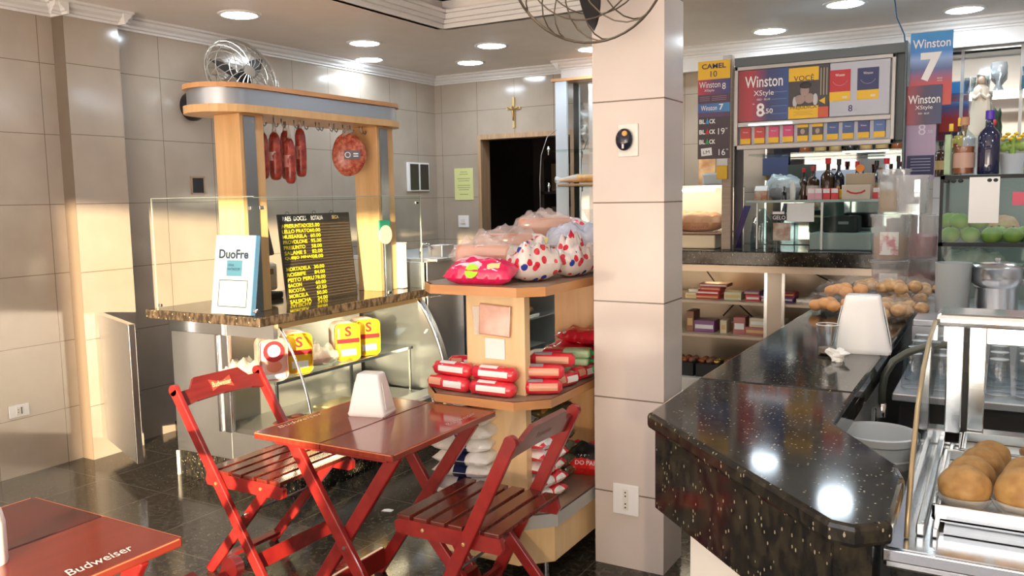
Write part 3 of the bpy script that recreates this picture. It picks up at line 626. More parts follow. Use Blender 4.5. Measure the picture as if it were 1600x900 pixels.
# hams in the case
M_ham = noisy(mat('ham_film', (.80, .42, .34), .22, coat=.5), (.72, .36, .30), (.85, .52, .44), s=14)
def ham(x, y, lab, kind, rz):
    t = thing('ham_loaf', lab, 'packaged ham', (x, y, .612), rz, 'packaged ham loaves in the deli case')
    put('loaf', B().box(-.115, .085, -.075, .075, 0, .235, .05, seg=5), M_ham, t, local=True, smooth='all')
    fm = flat('ham_yellow', (.85, .50, .03), .3) if kind else flat('ham_redlabel', (.80, .42, .36), .3)
    put('front_label', B().box(.06, .090, -.0765, .0765, .004, .232, .032, seg=5), fm, t, local=True, smooth='all')
    if kind:
        put('red_band', B().box(.0885, .0915, -.07, .07, .112, .140, .001), K_red, t, local=True)
        txt('S', (.092, .0, .185), (0, 1, 0), (0, 0, 1), .062, K_red, t, name='letter', w=.04, local=True, bold=.03)
        put('info_patch', B().box(.0885, .0915, -.045, .05, .035, .075, .001), K_white, t, local=True)
    else:
        put('red_arch', B().lathe([(.0001, .0), (.058, .0), (.058, .004), (.0001, .004)], (.089, 0, .165), M=Matrix.Rotation(R(90), 4, 'Y')), K_red, t, local=True)
        put('badge', B().lathe([(.0001, .0), (.035, .0), (.035, .003), (.0001, .003)], (.0925, 0, .168), M=Matrix.Rotation(R(90), 4, 'Y')), K_white, t, local=True)
        txt('AURORA', (.0965, 0, .158), (0, 1, 0), (0, 0, 1), .018, K_blue, t, w=.07, local=True)
        put('picture', B().ball((.088, 0, .08), (.006, .045, .035)), flat('ham_picture', (.75, .20, .12)), t, local=True, smooth='all')
        put('silver_patch', B().box(.0885, .0915, -.06, .06, .012, .038, .001), K_white, t, local=True)
    return t
ham(-3.52, 3.395, 'ham loaf with a red arch label on the glass shelf, nearest the case end', 0, R(-32))
ham(-3.53, 3.60, 'ham loaf with yellow label just right of the red arch one', 1, R(-32))
ham(-3.53, 4.02, 'ham loaf with yellow label at the middle of the shelf, left of its twin', 1, R(-32))
ham(-3.53, 4.215, 'ham loaf with yellow label farthest along the shelf', 1, R(-32))
M_clear = film_mat('clear_bag', (.85, .82, .78), .45)
for (x, y, z, s, lab) in ((-3.55, 3.80, .612, .10, 'crumpled clear plastic bag between the ham loaves'), (-3.70, 3.36, .612, .09, 'clear plastic bag of meat at the near end of the glass shelf')):
    t = thing('plastic_bag', lab, 'plastic bag', (x, y, z), R(70)); pb = pillow(.24, .15, s, 5 if s > .095 else 8, rough=.35)
    put('bag', pb, M_clear, t, local=True, smooth='all'); put('contents', pillow(.14, .10, s * .7, 3, rough=.2), mat('meat', (.55, .25, .18), .5), t, local=True, smooth='all')
t = thing('sliced_cheese_tray', 'tray of sliced pale cheese on the floor of the deli case', 'food tray', (-3.45, 3.9, .31))
put('tray', B().box(-3.60, -3.34, 3.72, 4.08, .31, .325, .004), M_steelp, t); put('cheese', B().box(-3.57, -3.37, 3.76, 4.04, .325, .37, .012), mat('cheese', (.85, .68, .35), .5), t)
t = thing('wrapped_meat', 'dark wrapped meat parcel on the floor of the deli case', 'meat parcel', (-3.42, 3.5, .31)); put('parcel', pillow(.26, .2, .07, 12), mat('dark_meat', (.22, .05, .03), .3), t, local=True, smooth='all')

# ================================================================ SECOND CASE (bakery, behind)
t = thing('bakery_case', 'tall stainless bakery case standing behind the deli counter', 'display case', (-3.7, 5.6, 0))
Ya, Yb = 4.68, 6.56
put('end_panel', B().box(-4.15, -3.36, Ya, Ya + .04, .10, 1.17, .003), M_steel, t)
b = B().box(-3.38, -3.355, Ya, 5.12, .33, .93, .002).box(-3.38, -3.355, Ya, 5.12, .935, 1.175, .002)
put('side_panel', b, M_steel, t)
put('base', B().box(-4.15, -3.20, Ya + .05, Yb, 0, .33, .004), M_offw, t)
put('lower_ledge', B().box(-3.36, -3.18, Ya, Yb, .33, .355, .004), M_steelp, t)
cv2 = [(-3.30 + .12 * math.sin(q * PI / 2), 1.17 - .80 * (1 - math.cos(q * PI / 2)) ** .8) for q in [i / 12 for i in range(13)]]
b = B()
for (xa, za), (xb, zb) in zip(cv2, cv2[1:]): b.quad((xa, 5.14, za), (xb, 5.14, zb), (xb, Yb, zb), (xa, Yb, za))
put('front_glass', b, M_glassg, t, smooth='all'); put('glass_edge', B().tube([(x, 5.14, z) for x, z in cv2], .007), M_black, t, smooth='all')
put('back_panel', B().box(-4.15, -4.12, Ya + .04, Yb, .33, 1.17), M_steelp, t)
put('top', B().box(-4.15, -3.30, Ya + .04, Yb, 1.17, 1.19, .003), M_steel, t)
for z in (.58, .86): put('shelf', B().box(-4.10, -3.36, 5.16, Yb - .03, z, z + .012), M_steelp, t)
put('glow_tube', B().tube([(-3.45, 5.25, 1.14), (-3.45, Yb - .1, 1.14)], .014), M_tube, t, smooth='all')  # unseen lamp added to brighten the trays inside
put('divider', B().box(-4.10, -3.30, 5.14, 5.16, .36, 1.16), M_steel, t)
put('far_panel', B().box(-4.15, -3.20, Yb - .03, Yb, .33, 1.17), M_steel, t)
M_bun = noisy(mat('bun_crust', (.62, .32, .10), .5), (.50, .24, .07), (.72, .42, .16), s=20)
k = 0
for z in (.592, .872):
    for j, y in enumerate((5.45, 5.85, 6.25)):
        t = thing('bread_tray', ['bread tray on the lower bakery shelf, nearest', 'bread tray on the lower bakery shelf, middle', 'bread tray on the lower bakery shelf, far end', 'bread tray on the upper bakery shelf, nearest', 'bread tray on the upper bakery shelf, middle', 'bread tray on the upper bakery shelf, far end'][k], 'food tray', (-3.62, y, z), 0, 'trays in the bakery case'); k += 1
        put('tray', B().box(-.20, .20, -.15, .15, 0, .015, .004), M_steelp, t, local=True)
        for a in range(3):
            for c in range(2): put('bun', B().ball((-.12 + a * .12, -.07 + c * .14, .045), (.055, .06, .035), seg=12, n=.1, seed=a + c * 3 + k), M_bun, t, local=True, smooth='all')
t = thing('faucet', 'small chrome tap on the top edge of the bakery case', 'faucet', (-3.45, 4.74, 1.19))
put('spout', B().tube([(-3.45, 4.74, 1.19), (-3.45, 4.74, 1.26), (-3.44, 4.76, 1.285), (-3.42, 4.80, 1.28), (-3.41, 4.82, 1.25)], .010), M_chrome, t, smooth='all')
solo('steel_box', B().box(-3.50, -3.38, 4.90, 5.05, 1.19, 1.27, .004), M_steel, 'small steel box on top of the bakery case', 'box')
# ================================================================ FOLDING TABLES AND CHAIRS
M_script = mat('script_white', (.80, .70, .66), .5)
def make_table(name, label, board=None):
    """folding bar table, local origin at the floor under the centre of the top; legs cross in the XZ plane"""
    t = thing(name, label, 'folding table', (0, 0, 0), 0, 'red folding bar tables')
    put('tabletop_board', B().box(-.322, -.001, -.335, .335, .725, .75, .005), board or M_redtop, t, local=True)
    put('tabletop_board', B().box(.001, .322, -.335, .335, .725, .75, .005), M_redtop, t, local=True)
    b = B()
    for x in (-.323, .321): b.box(x, x + .002, -.325, .325, .7465, .7495)
    for y in (-.336, .334): b.box(-.315, .315, y, y + .002, .7465, .7495)
    put('worn_edge', b, M_worn, t, local=True)
    put('board_seam', B().box(-.0012, .0012, -.33, .33, .747, .7494), M_blackm, t, local=True)
    for sg, yo in ((-1, -.275), (1, .275)):
        put('leg', B().beam((-.185, yo, .72), (.29, yo, .0), .05, .024, bev=.004), M_red, t, local=True)
        put('leg', B().beam((.27, yo - sg * .027, .72), (-.235, yo - sg * .027, .0), .05, .024, bev=.004), M_red, t, local=True)
        put('bolt', B().lathe([(.0001, -.003), (.007, -.002), (.007, .003), (.0001, .003)], (.055, yo + sg * -.045 if sg > 0 else yo - .014, .36), M=Matrix.Rotation(R(90), 4, 'X'), seg=10), M_chrome, t, local=True)
    put('stretcher', B().box(-.205, -.185, -.235, .235, .03, .12, .004), M_red, t, local=True)
    put('stretcher', B().box(.245, .265, -.27, .27, .05, .12, .004), M_red, t, local=True)
    put('cleat', B().box(-.25, .27, -.30, -.285, .705, .725, .004), M_red, t, local=True)
    put('cleat', B().box(-.25, .27, .285, .30, .705, .725, .004), M_red, t, local=True)
    return t
def table_logo(t, x, y, rv, uv, col, w=.23, h=.042, s='Budweiser'):
    txt(s, (x, y, .7506), rv, uv, h, col, t, w=w, shear=.35, local=True, off=.0004, bold=.005)
M_rail = wood_mat('dark_red_rail', (.12, .010, .009), (.18, .016, .012), (6, 2, 20), .25, .35, 3)
def make_chair(label, top=(-.37, .80), bot=(.146, 0.0)):
    """folding slatted chair facing local +x; origin on the floor under the seat centre"""
    t = thing('folding_chair', label, 'folding chair', (0, 0, 0), 0, 'red folding slatted chairs')
    W2 = .235
    def at_z(z): q = (z - bot[1]) / (top[1] - bot[1]); return bot[0] + (top[0] - bot[0]) * q
    for s in (-1, 1):
        d = V((top[0] - bot[0], 0, top[1] - bot[1])).normalized()
        l = put('back_leg', B().beam((bot[0], s * W2, bot[1]), (top[0], s * W2, top[1]), .048, .022, bev=.004), M_red, t, local=True)
        put('rounded_top', B().lathe([(.0001, -.011), (.024, -.011), (.024, .011), (.0001, .011)], (top[0], s * W2, top[1]), M=Matrix.Rotation(R(90), 4, 'X'), seg=20), M_red, l, local=True, smooth=True)
        put('front_leg', B().beam((-.273, s * (W2 - .052), 0), (.13, s * (W2 - .052), .455), .044, .022, bev=.004), M_red, t, local=True)
        sr_ = put('seat_rail', B().extr([(-.225, .425), (-.215, .462), (.20, .462), (.225, .448), (.222, .415), (.205, .405), (-.215, .405)], 'y', s * (W2 - .026) - .011, s * (W2 - .026) + .011), M_red, t, local=True)
        put('screw', B().lathe([(.0001, -.004), (.007, -.003), (.007, .003), (.0001, .003)], (at_z(.43), s * (W2 + .0125), .43), M=Matrix.Rotation(R(90), 4, 'X'), seg=10), M_gold, t, local=True)
        put('screw', B().lathe([(.0001, -.004), (.007, -.003), (.007, .003), (.0001, .003)], (.10, s * (W2 - .014), .435), M=Matrix.Rotation(R(90), 4, 'X'), seg=10), M_gold, t, local=True)
    for k in range(6):
        x = -.185 + k * .0735
        put('seat_slat', B().box(x - .029, x + .029, -W2 + .012, W2 - .012, .462, .478, .003), M_redseat, t, local=True)
    # curved back rail with stepped upper outline
    d = V((top[0] - bot[0], 0, top[1] - bot[1])).normalized()
    prof = [(-W2 + .012, -.085), (-W2 + .012, -.015), (-W2 + .07, -.012), (-W2 + .11, .035), (W2 - .11, .035), (W2 - .07, -.012), (W2 - .012, -.015), (W2 - .012, -.085), (W2 - .08, -.072), (0, -.066), (-W2 + .08, -.072)]
    nx = V((d.z, 0, -d.x)); tp = V((top[0], 0, top[1]))
    rings = []
    for o in (-.009, .009): rings.append([tp + V((0, y, 0)) + d * z + nx * o for y, z in prof])
    br = put('back_rail', B().loft(rings), M_rail, t, local=True)
    c = tp + d * -.02
    put('emblem', B().loft([[c + nx * (.0095 + o) + V((0, y, 0)) + d * z for y, z in ((-.06, -.028), (-.012, -.010), (.012, -.010), (.06, -.028), (.056, 0), (.06, .028), (.012, .010), (-.012, .010), (-.06, .028), (-.056, 0))] for o in (0, .0008)]), flat('bow_tie_red', (.60, .05, .02)), br, local=True)
    txt('Budweiser', c + nx * .0108, (0, 1, 0), d, .026, M_script2, br, w=.11, shear=.3, local=True, bold=.01)
    c2 = c
    txt('Budweiser', c2 - nx * .0095, (0, -1, 0), d, .022, M_script3, br, w=.11, shear=.3, local=True)
    put('foot_bar', B().beam((-.228, -W2 + .06, .05), (-.228, W2 - .06, .05), .045, .016, side=(0, 0, 1), bev=.003), M_red, t, local=True)
    xb = at_z(.12)
    put('foot_board', B().beam((xb, -W2 + .011, .12), (xb, W2 - .011, .12), .065, .014, side=(1, 0, .6), bev=.003), M_red, t, local=True)
    put('metal_rod', B().tube([(-.02, -W2 + .03, .30), (-.02, W2 - .03, .30)], .005, 8), M_steeld, t, local=True, smooth='all')
    return t
M_gold = mat('brass', (.70, .50, .22), .35, .8)
M_script2 = mat('script_cream', (.80, .60, .35), .5); M_script3 = mat('script_faded', (.35, .16, .10), .5)
ta = make_table('folding_table', 'red folding table with a white napkin holder on it, near the deli counter')
ta.location = (-2.055, 2.525, 0)
table_logo(ta, -.285, .0 - .13, (0, 1, 0), (-1, 0, 0), mat('script_worn', (.50, .30, .22), .5), w=.24, h=.03)
table_logo(ta, .27, .16, (0, 1, 0), (-1, 0, 0), mat('script_worn2', (.55, .32, .28), .5), w=.20, h=.03)
tb = make_table('folding_table', 'red folding table cut off by the lower left corner of the picture', wood_mat('dark_red_board', (.075, .010, .008), (.12, .016, .011), (20, 2, 20), .16, .5, 2))
tb.location = (-2.11, 1.06, 0)
table_logo(tb, .262, .145, (0, 1, 0), (-1, 0, 0), M_script, w=.175, h=.038)
ch = make_chair('red slatted folding chair with gold logo on its back, facing the table, left side'); ch.location = (-2.68, 2.62, 0)
c2 = make_chair('red slatted folding chair on the right side of the table, its back towards the shelves', top=(-.275, .805), bot=(.125, 0))
c2.location = (-1.635, 2.57, 0); c2.rotation_euler = (0, 0, PI)
c3 = dup(c2, (-1.71, 1.01, 0), PI, 'red folding chair whose backrest end shows at the bottom edge, by the cut-off table')
# napkin holders
def napkin_holder(label, loc, rz, s=1.0):
    t = thing('napkin_holder', label, 'napkin holder', loc, rz, 'white plastic napkin holders'); t.scale = (1, 1, 1)
    def ring(z, w, d, r):
        pts = []
        for cx, cy, a0 in ((w - r, d - r, 0), (-w + r, d - r, 90), (-w + r, -d + r, 180), (w - r, -d + r, 270)):
            for k in range(5): a = R(a0 + 22.5 * k); pts.append(V((cx + r * math.cos(a), cy + r * math.sin(a), z)))
        return pts
    rs = [ring(z * s, w * s, d * s, r * s) for z, w, d, r in ((0, .080, .062, .012), (.010, .083, .064, .014), (.016, .080, .062, .014), (.152, .052, .040, .012), (.166, .049, .037, .012), (.171, .043, .031, .010))]
    put('body', B().loft(rs), M_white, t, local=True, smooth=40)
    for sg in (-1, 1):
        sl = (.080 - .053) / .134
        p = [V((sg * (.0805 - sl * z + .0015) * s, y * s, (z + .016) * s)) for y, z in ((-.040, .012), (.040, .012), (.026, .118), (-.026, .118))]
        put('side_plate', B().loft([p, [q + V((sg * .0022, 0, 0)) for q in p]]), M_white, t, local=True)
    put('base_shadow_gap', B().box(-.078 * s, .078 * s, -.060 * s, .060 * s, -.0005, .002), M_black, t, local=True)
    return t
napkin_holder('white napkin holder on the middle of the red table', (-2.155, 2.605, .7505), R(14), .97)
napkin_holder('white napkin holder on the black bar counter beside the glass', (-.408, 3.115, 1.0505), R(6), 1.14)
# bottle cut by the left edge
t = thing('sauce_bottle', 'white squeeze bottle with blue cap at the left edge on the cut-off table', 'bottle', (-2.062, 1.072, .75))
put('body', B().lathe([(.0001, 0), (.032, 0), (.034, .01), (.034, .10), (.028, .13), (.016, .145)], seg=24), M_white, t, local=True, smooth=40)
put('cap', B().lathe([(.018, .143), (.018, .165), (.008, .175), (.005, .20), (.0001, .20)], seg=20), mat('cap_blue', (.08, .35, .70), .3), t, local=True, smooth=40)
# scraps on the floor
for (x, y, s, lab, rz) in ((-2.70, 3.36, .03, 'small torn scrap of white paper on the floor between table legs', .4), (-2.95, 4.3, .035, 'white paper scrap on the floor beyond the table', 1.2)):
    solo('paper_scrap', B().prism([(-s, -s * .5), (s * .8, -s * .7), (s, s * .2), (0, s * .6), (-s * .7, s * .4)], 0, .003), M_paper, lab, 'paper scrap', (x, y, .0005), rz, local=True)

# ================================================================ GONDOLA SHELF
t = thing('gondola_shelf', 'beech island shelf unit with chamfered shelves standing before the tiled column', 'shelf unit', (-1.82, 3.45, 0))
def octo(x0, x1, y0, y1, c): return [(x0 + c, y0), (x1 - c, y0), (x1, y0 + c), (x1, y1 - c), (x1 - c, y1), (x0 + c, y1), (x0, y1 - c), (x0, y0 + c)]
def shelf(n, x0, x1, y0, y1, c, z0, z1, me=M_edge):
    s_ = put(n, B().prism(octo(x0, x1, y0, y1, c), z0, z1), M_taupe, t)
    e = octo(x0, x1, y0, y1, c); b = B()
    inner = octo(x0 + .006, x1 - .006, y0 + .006, y1 - .006, c)
    for i in range(8):
        j = (i + 1) % 8; a, bb, ci, di = e[i], e[j], inner[i], inner[j]
        o = .003
        cx, cy = (x0 + x1) / 2, (y0 + y1) / 2
        def out(p): return (p[0] + o * (1 if p[0] > cx else -1), p[1] + o * (1 if p[1] > cy else -1))
        b.loft([[V((*ci, z0)), V((*ci, z1)), V((*out(a), z1)), V((*out(a), z0))], [V((*di, z0)), V((*di, z1)), V((*out(bb), z1)), V((*out(bb), z0))]])
    put('edge_band', b, me, s_)
shelf('top_shelf', -2.13, -1.555, 2.875, 4.05, .085, 1.207, 1.245)
shelf('middle_shelf', -2.14, -1.545, 2.865, 4.06, .11, .755, .79)
bs = put('base_plinth', B().prism(octo(-2.12, -1.545, 2.885, 4.06, .11), .108, .27), M_beechl, t)
put('handle_slot', B().box(-1.715, -1.700, 2.882, 2.886, .225, .245), M_edge, bs)
shelf('base_shelf', -2.145, -1.52, 2.86, 4.085, .115, .27, .325, mat('grey_edge', (.38, .38, .37), .4))
for x, y in ((-1.60, 3.02), (-2.06, 3.02), (-1.60, 3.92), (-2.06, 3.92)):
    put('foot', B().lathe([(.0001, 0), (.022, 0), (.022, .008), (.012, .014), (.012, .108), (.0001, .108)], (x, y, 0), seg=16), M_chrome, t, smooth=30)
put('front_board', B().box(-1.945, -1.665, 2.985, 3.03, .325, 1.207, .002), M_beechl, t)
put('back_board', B().box(-1.945, -1.56, 3.80, 3.845, .325, 1.207, .002), M_beech, t)
put('bracket', B().tube([(-2.13, 2.985, .735), (-2.135, 3.0, .70), (-2.115, 3.02, .62), (-2.06, 3.03, .60)], .006), M_chrome, t, smooth='all')
pk = thing('sliced_meat_pack', 'clear pack of pink slices taped on the front board of the shelf unit', 'hanging pack', (-1.80, 2.98, 1.0))
put('pack', B().cbox((-1.80, 2.977, 1.095), (.15, .012, .13), ry=R(3), bev=.005), noisy(mat('pink_pack', (.55, .25, .15), .2, coat=.6), (.48, .22, .14), (.66, .36, .25), s=12), pk)
put('film_edge', B().cbox((-1.885, 2.978, 1.09), (.04, .006, .12), ry=R(-5), bev=.002), M_clear, pk)
solo('paper_note', B().cbox((-1.805, 2.982, .975), (.095, .003, .085), bev=.001), M_paper, 'blank white note stuck on the front board below the pink pack', 'note')

# ---- goods on the gondola
M_loaf = noisy(mat('bread_loaf', (.50, .20, .11), .35, coat=.4), (.46, .18, .10), (.60, .27, .16), (1, 8, 8), 3)
def polka(name, base=(.72, .64, .61), sc=27):
    m = mat(name, base, .22, coat=.4); v = coords(m, (1, 1, 1)); vo = N(m, 'ShaderNodeTexVoronoi'); vo.inputs['Scale'].default_value = sc; L(m, v, vo.inputs['Vector'])
    s_ = sep(m, vo.outputs['Color']); lt = N(m, 'ShaderNodeMath', operation='LESS_THAN'); lt.inputs[1].default_value = .40; L(m, vo.outputs['Distance'], lt.inputs[0])
    cr = N(m, 'ShaderNodeValToRGB'); cr.color_ramp.interpolation = 'CONSTANT'; e = cr.color_ramp.elements
    for _ in range(3): e.new(.5)
    for el, (p_, c_) in zip(e, [(0, (.60, .02, .04)), (.34, (.02, .04, .30)), (.56, base), (.72, (.70, .05, .08)), (.93, (.75, .50, .05))]): el.position = p_; el.color = (*c_, 1)
    L(m, s_.outputs[0], cr.inputs[0]); mx = N(m, 'ShaderNodeMixRGB'); L(m, lt.outputs[0], mx.inputs[0]); mx.inputs[1].default_value = (*base, 1); L(m, cr.outputs[0], mx.inputs[2])
    L(m, mx.outputs[0], P(m).inputs['Base Color']); return crinkle(m, 30, .6)
M_polka = polka('polka_bag')
M_film = film_mat('bread_film', (.78, .66, .62), .30)
M_bagend = film_mat('bag_end_film', (.72, .72, .66), .6)
def loaf(lab, loc, rz, ln=.24, end=M_polka, ry=0):
    t = thing('bread_loaf', lab, 'bagged bread', loc, rz, 'bagged bread loaves on the top shelf', ry=ry)
    put('bread', B().box(-ln / 2, ln / 2, -.05, .05, .005, .10, .022, seg=4), M_loaf, t, local=True, smooth='all')
    put('bag_film', pillow(ln + .05, .145, .112, loc[0] * 37, rough=.30), M_film, t, local=True, smooth='all')
    put('bag_neck', B().tube([(ln / 2 - .01, 0, .05), (ln / 2 + .03, 0, .05), (ln / 2 + .06, .005, .045), (ln / 2 + .085, .01, .045), (ln / 2 + .12, .0, .055), (ln / 2 + .15, .01, .05)], [.052, .046, .034, .030, .045, .052], 14, cap=False), end, t, local=True, smooth='all')
    return t
loaf('bagged bread loaf lying at the front left of the top shelf on the magenta bag', (-1.92, 3.10, 1.300), R(18), .24, M_bagend)
loaf('bagged bread loaf at the far left with a yellow end', (-2.00, 3.42, 1.330), R(28), .26, M_polka)
loaf('bagged bread loaf lying highest of all, its polka dotted bag end to the right', (-1.92, 3.66, 1.395), R(32), .26, M_polka)
loaf('bagged bread loaf lying lowest at the back of the top shelf', (-1.95, 3.80, 1.247), R(10), .26, M_polka)
loaf('bagged bread loaf under the far left one', (-1.98, 3.40, 1.247 - .0), R(20), .22, M_bagend)
def bag(lab, loc, rz, L_, W_, H_, m, seed, cat='food bag', grp=None, rx=0, ry=0, name='food_bag', parts=()):
    rg = .30 if m is M_polka else .12
    t = thing(name, lab, cat, loc, rz, grp, rx=rx, ry=ry)
    put('bag', pillow(L_, W_, H_, seed, rough=rg), m, t, local=True, smooth='all')
    for (u0, u1, v0, v1, pm, nm) in parts: put(nm, patch(L_, W_, H_, seed, u0, u1, v0, v1), pm, t, local=True, smooth='all')
    return t
M_mag = crinkle(mat('magenta_foil', (.70, .01, .10), .16, coat=.7), 24, .4)
g = bag('magenta bag with a round green badge at the front corner of the top shelf', (-1.855, 2.985, 1.246), R(4), .31, .13, .10, M_mag, 2, 'snack bag', None, R(20), name='cookie_bag',
        parts=((-.55, .12, -.72, -.15, crinkle(mat('brand_white', (.82, .62, .66), .3), 20, .1), 'white_print'), (.30, .62, -.70, -.1, flat('cookie_picture', (.85, .62, .28)), 'cookie_picture'), (-.9, .6, .35, .75, flat('pale_pink', (.80, .45, .50)), 'pale_band')))
put('badge', B().lathe([(.0001, 0), (.030, 0), (.030, .003), (.0001, .003)], (-.015, -.052, .078), M=Matrix.Rotation(R(48), 4, 'X')), K_lime, g, local=True)
bag('polka dotted bread bag end hanging over the front right of the top shelf', (-1.70, 3.13, 1.247), R(65), .22, .15, .15, M_polka, 4, 'bagged bread', 'polka dotted bread bags')
bag('polka dotted bread bag squeezed behind the magenta bag', (-1.78, 3.22, 1.247), R(15), .26, .14, .06, M_polka, 9, 'bagged bread', 'polka dotted bread bags')
bag('polka dotted crumpled bread bag at the right edge of the top shelf', (-1.64, 3.38, 1.247), R(80), .24, .15, .15, M_polka, 14, 'bagged bread', 'polka dotted bread bags')
bag('grey blue crumpled plastic bag behind the polka dotted ones', (-1.70, 3.55, 1.30), R(40), .30, .2, .16, film_mat('bluish_film', (.55, .56, .66), .75), 21, 'plastic bag', None)
bag('polka dotted bread bag half hidden by the column', (-1.61, 3.58, 1.247), R(60), .22, .14, .14, M_polka, 17, 'bagged bread', 'polka dotted bread bags')
bag('yellow green printed snack bag wedged between the loaves', (-1.80, 3.50, 1.33), R(20), .24, .16, .08, noisy(crinkle(mat('green_yellow_bag', (.4, .35, .08), .3)), (.30, .28, .06), (.66, .56, .20), s=24), 23, 'snack bag')
t = thing('bun_bag', 'clear bag of small orange buns at the right end of the top shelf', 'bread bag', (-1.68, 3.86, 1.246))
for i in range(9): put('bun', B().ball((-1.72 + (i % 3) * .055, 3.84 + (i // 3) * .045, 1.30 + (i % 2) * .055 + (i // 3) * .03), (.032, .03, .024), seg=12), mat('orange_bun', (.75, .33, .13), .4), t, smooth='all')
put('bag', pillow(.30, .22, .18, 31, b=None), M_film, t, local=True, smooth='all')
t = thing('pastry_bag', 'tied clear bag of pale pastries standing behind the bread', 'bread bag', (-1.80, 4.0, 1.246))
put('pastry', B().ball((-1.80, 3.98, 1.33), (.07, .04, .08), n=.25), mat('pastry', (.78, .62, .38), .5), t, smooth='all'); put('tuft', B().lathe([(.03, 1.40), (.012, 1.42), (.05, 1.50), (.07, 1.53)], (-1.80, 3.98, 0), seg=14, cap=False), M_film, t, smooth='all')

# biscuits on the middle shelf
M_bis = noisy(crinkle(mat('red_biscuit_wrap', (.68, .02, .05), .2, coat=.5), 30, .3), (.62, .012, .04), (.76, .05, .06), s=10)
M_bisor = crinkle(mat('orange_biscuit_picture', (.72, .34, .22), .3), 30, .3)
def biscuit(lab, loc, rz, ln=.19, var=0, grp='red biscuit packs on the middle shelf', m=None):
    t = thing('biscuit_pack', lab, 'biscuit pack', loc, rz, grp)
    r = .030
    put('wrapper', B().tube([(-ln / 2, 0, r), (-ln / 2 + .008, 0, r), (-ln / 2 + .014, 0, r), (-ln / 6, 0, r * 1.02), (ln / 6, 0, r), (ln / 2 - .014, 0, r), (ln / 2 - .008, 0, r), (ln / 2, 0, r)], [r * .6, r * .75, r, r * 1.04, r * 1.04, r, r * .75, r * .6], 16), m or M_bis, t, local=True, smooth='all')
    rr = r * 1.07
    def band(x0, x1, a0, a1, mm, nm):
        b = B(); n = 6
        b.loft([[V((x, math.sin(R(a0 + (a1 - a0) * i / n)) * rr, r - -math.cos(R(a0 + (a1 - a0) * i / n)) * rr)) for i in range(n + 1)] for x in (x0, x1)], cap=False, closed=False)
        put(nm, b, mm, t, local=True, smooth='all')
    if var == 0: band(-ln * .30, ln * .36, -105, -62, K_white, 'nutrition_panel'); band(-ln * .30, ln * .1, -40, 0, K_white, 'white_panel')
    elif var == 1: band(-ln * .05, ln * .4, -110, -60, K_white, 'nutrition_panel'); band(-ln * .42, -ln * .12, -100, -45, M_bisor, 'biscuit_picture')
    else: band(-ln * .35, ln * .38, -110, -55, M_bisor, 'biscuit_picture'); band(-ln * .38, ln * .0, -40, 20, K_gray, 'grey_panel')
    return t
z = .792
biscuit('red biscuit pack at the front left corner of the middle shelf, bottom row', (-2.005, 2.935, z), R(-4), .21, 1)
biscuit('red biscuit pack at the front of the middle shelf, bottom row, right one', (-1.785, 2.925, z), R(1), .21, 0)
biscuit('red biscuit pack with white panel on top of the front left one', (-1.995, 2.955, z + .058), R(-5), .20, 0)
biscuit('red biscuit pack with white panel on top of the front right one', (-1.785, 2.945, z + .058), R(0), .21, 0)
biscuit('red biscuit pack lying crosswise behind the front left pair', (-2.06, 3.06, z + .0), R(60), .17, 2)
biscuit('upper red biscuit pack behind the front left pair, beside the board', (-2.02, 3.09, z + .060), R(30), .15, 1)
biscuit('red orange biscuit pack right of the front board, bottom row', (-1.615, 3.04, z), R(28), .16, 2)
biscuit('red orange biscuit pack right of the front board, second layer', (-1.62, 3.06, z + .059), R(22), .17, 2)
biscuit('red and grey biscuit pack right of the front board, topmost layer', (-1.63, 3.16, z + .090), R(18), .19, 2)
biscuit('red biscuit pack along the right rim of the middle shelf, nearer one', (-1.600, 3.20, z), R(75), .15, 1)
biscuit('red biscuit pack along the right rim of the middle shelf, farther one', (-1.595, 3.38, z), R(82), .17, 1)
biscuit('red biscuit pack along the right rim beside the column', (-1.595, 3.57, z), R(84), .17, 2)
biscuit('dark brown biscuit pack behind the red ones, right of the front board', (-1.72, 3.22, z), R(15), .20, 2, None, crinkle(mat('brown_wrap', (.18, .05, .03), .25)))
for i in range(3):
    t = thing('cracker_pack', ['pale green cracker pack, lowest of the pile of three', 'pale green cracker pack, middle of the pile of three', 'pale green cracker pack, topmost of the pile of three'][i], 'cracker pack', (-1.66 + .01 * i, 3.40 - .01 * i, z + .022 + .037 * i), R(12 + 2 * i), 'green cracker packs on the middle shelf')
    put('wrapper', B().box(-.13, .08, -.045, .045, 0, .035, .010, seg=3), flat('pale_green', (.42, .62, .36), .3), t, local=True, smooth=40)
    put('red_half', B().box(-.131, -.03, -.0455, .0455, -.0005, .0355, .010, seg=3), flat('cracker_red', (.65, .02, .04), .3), t, local=True, smooth=40)
    put('crimped_end', B().tube([(.075, 0, .018), (.095, 0, .018), (.108, 0, .018)], [.018, .008, .022], 10), flat('dark_green_foil', (.05, .25, .08), .3), t, local=True, smooth='all')
t = thing('shelf_tray', 'grey low carton under the green cracker packs', 'carton', (-1.72, 3.38, z)); put('carton', B().box(-1.84, -1.62, 3.30, 3.46, z, z + .02, .004), mat('carton_grey', (.35, .30, .27), .6), t)
M_cand = crinkle(mat('red_candy_bag', (.66, .02, .04), .18, coat=.6), 22, .6); v = None
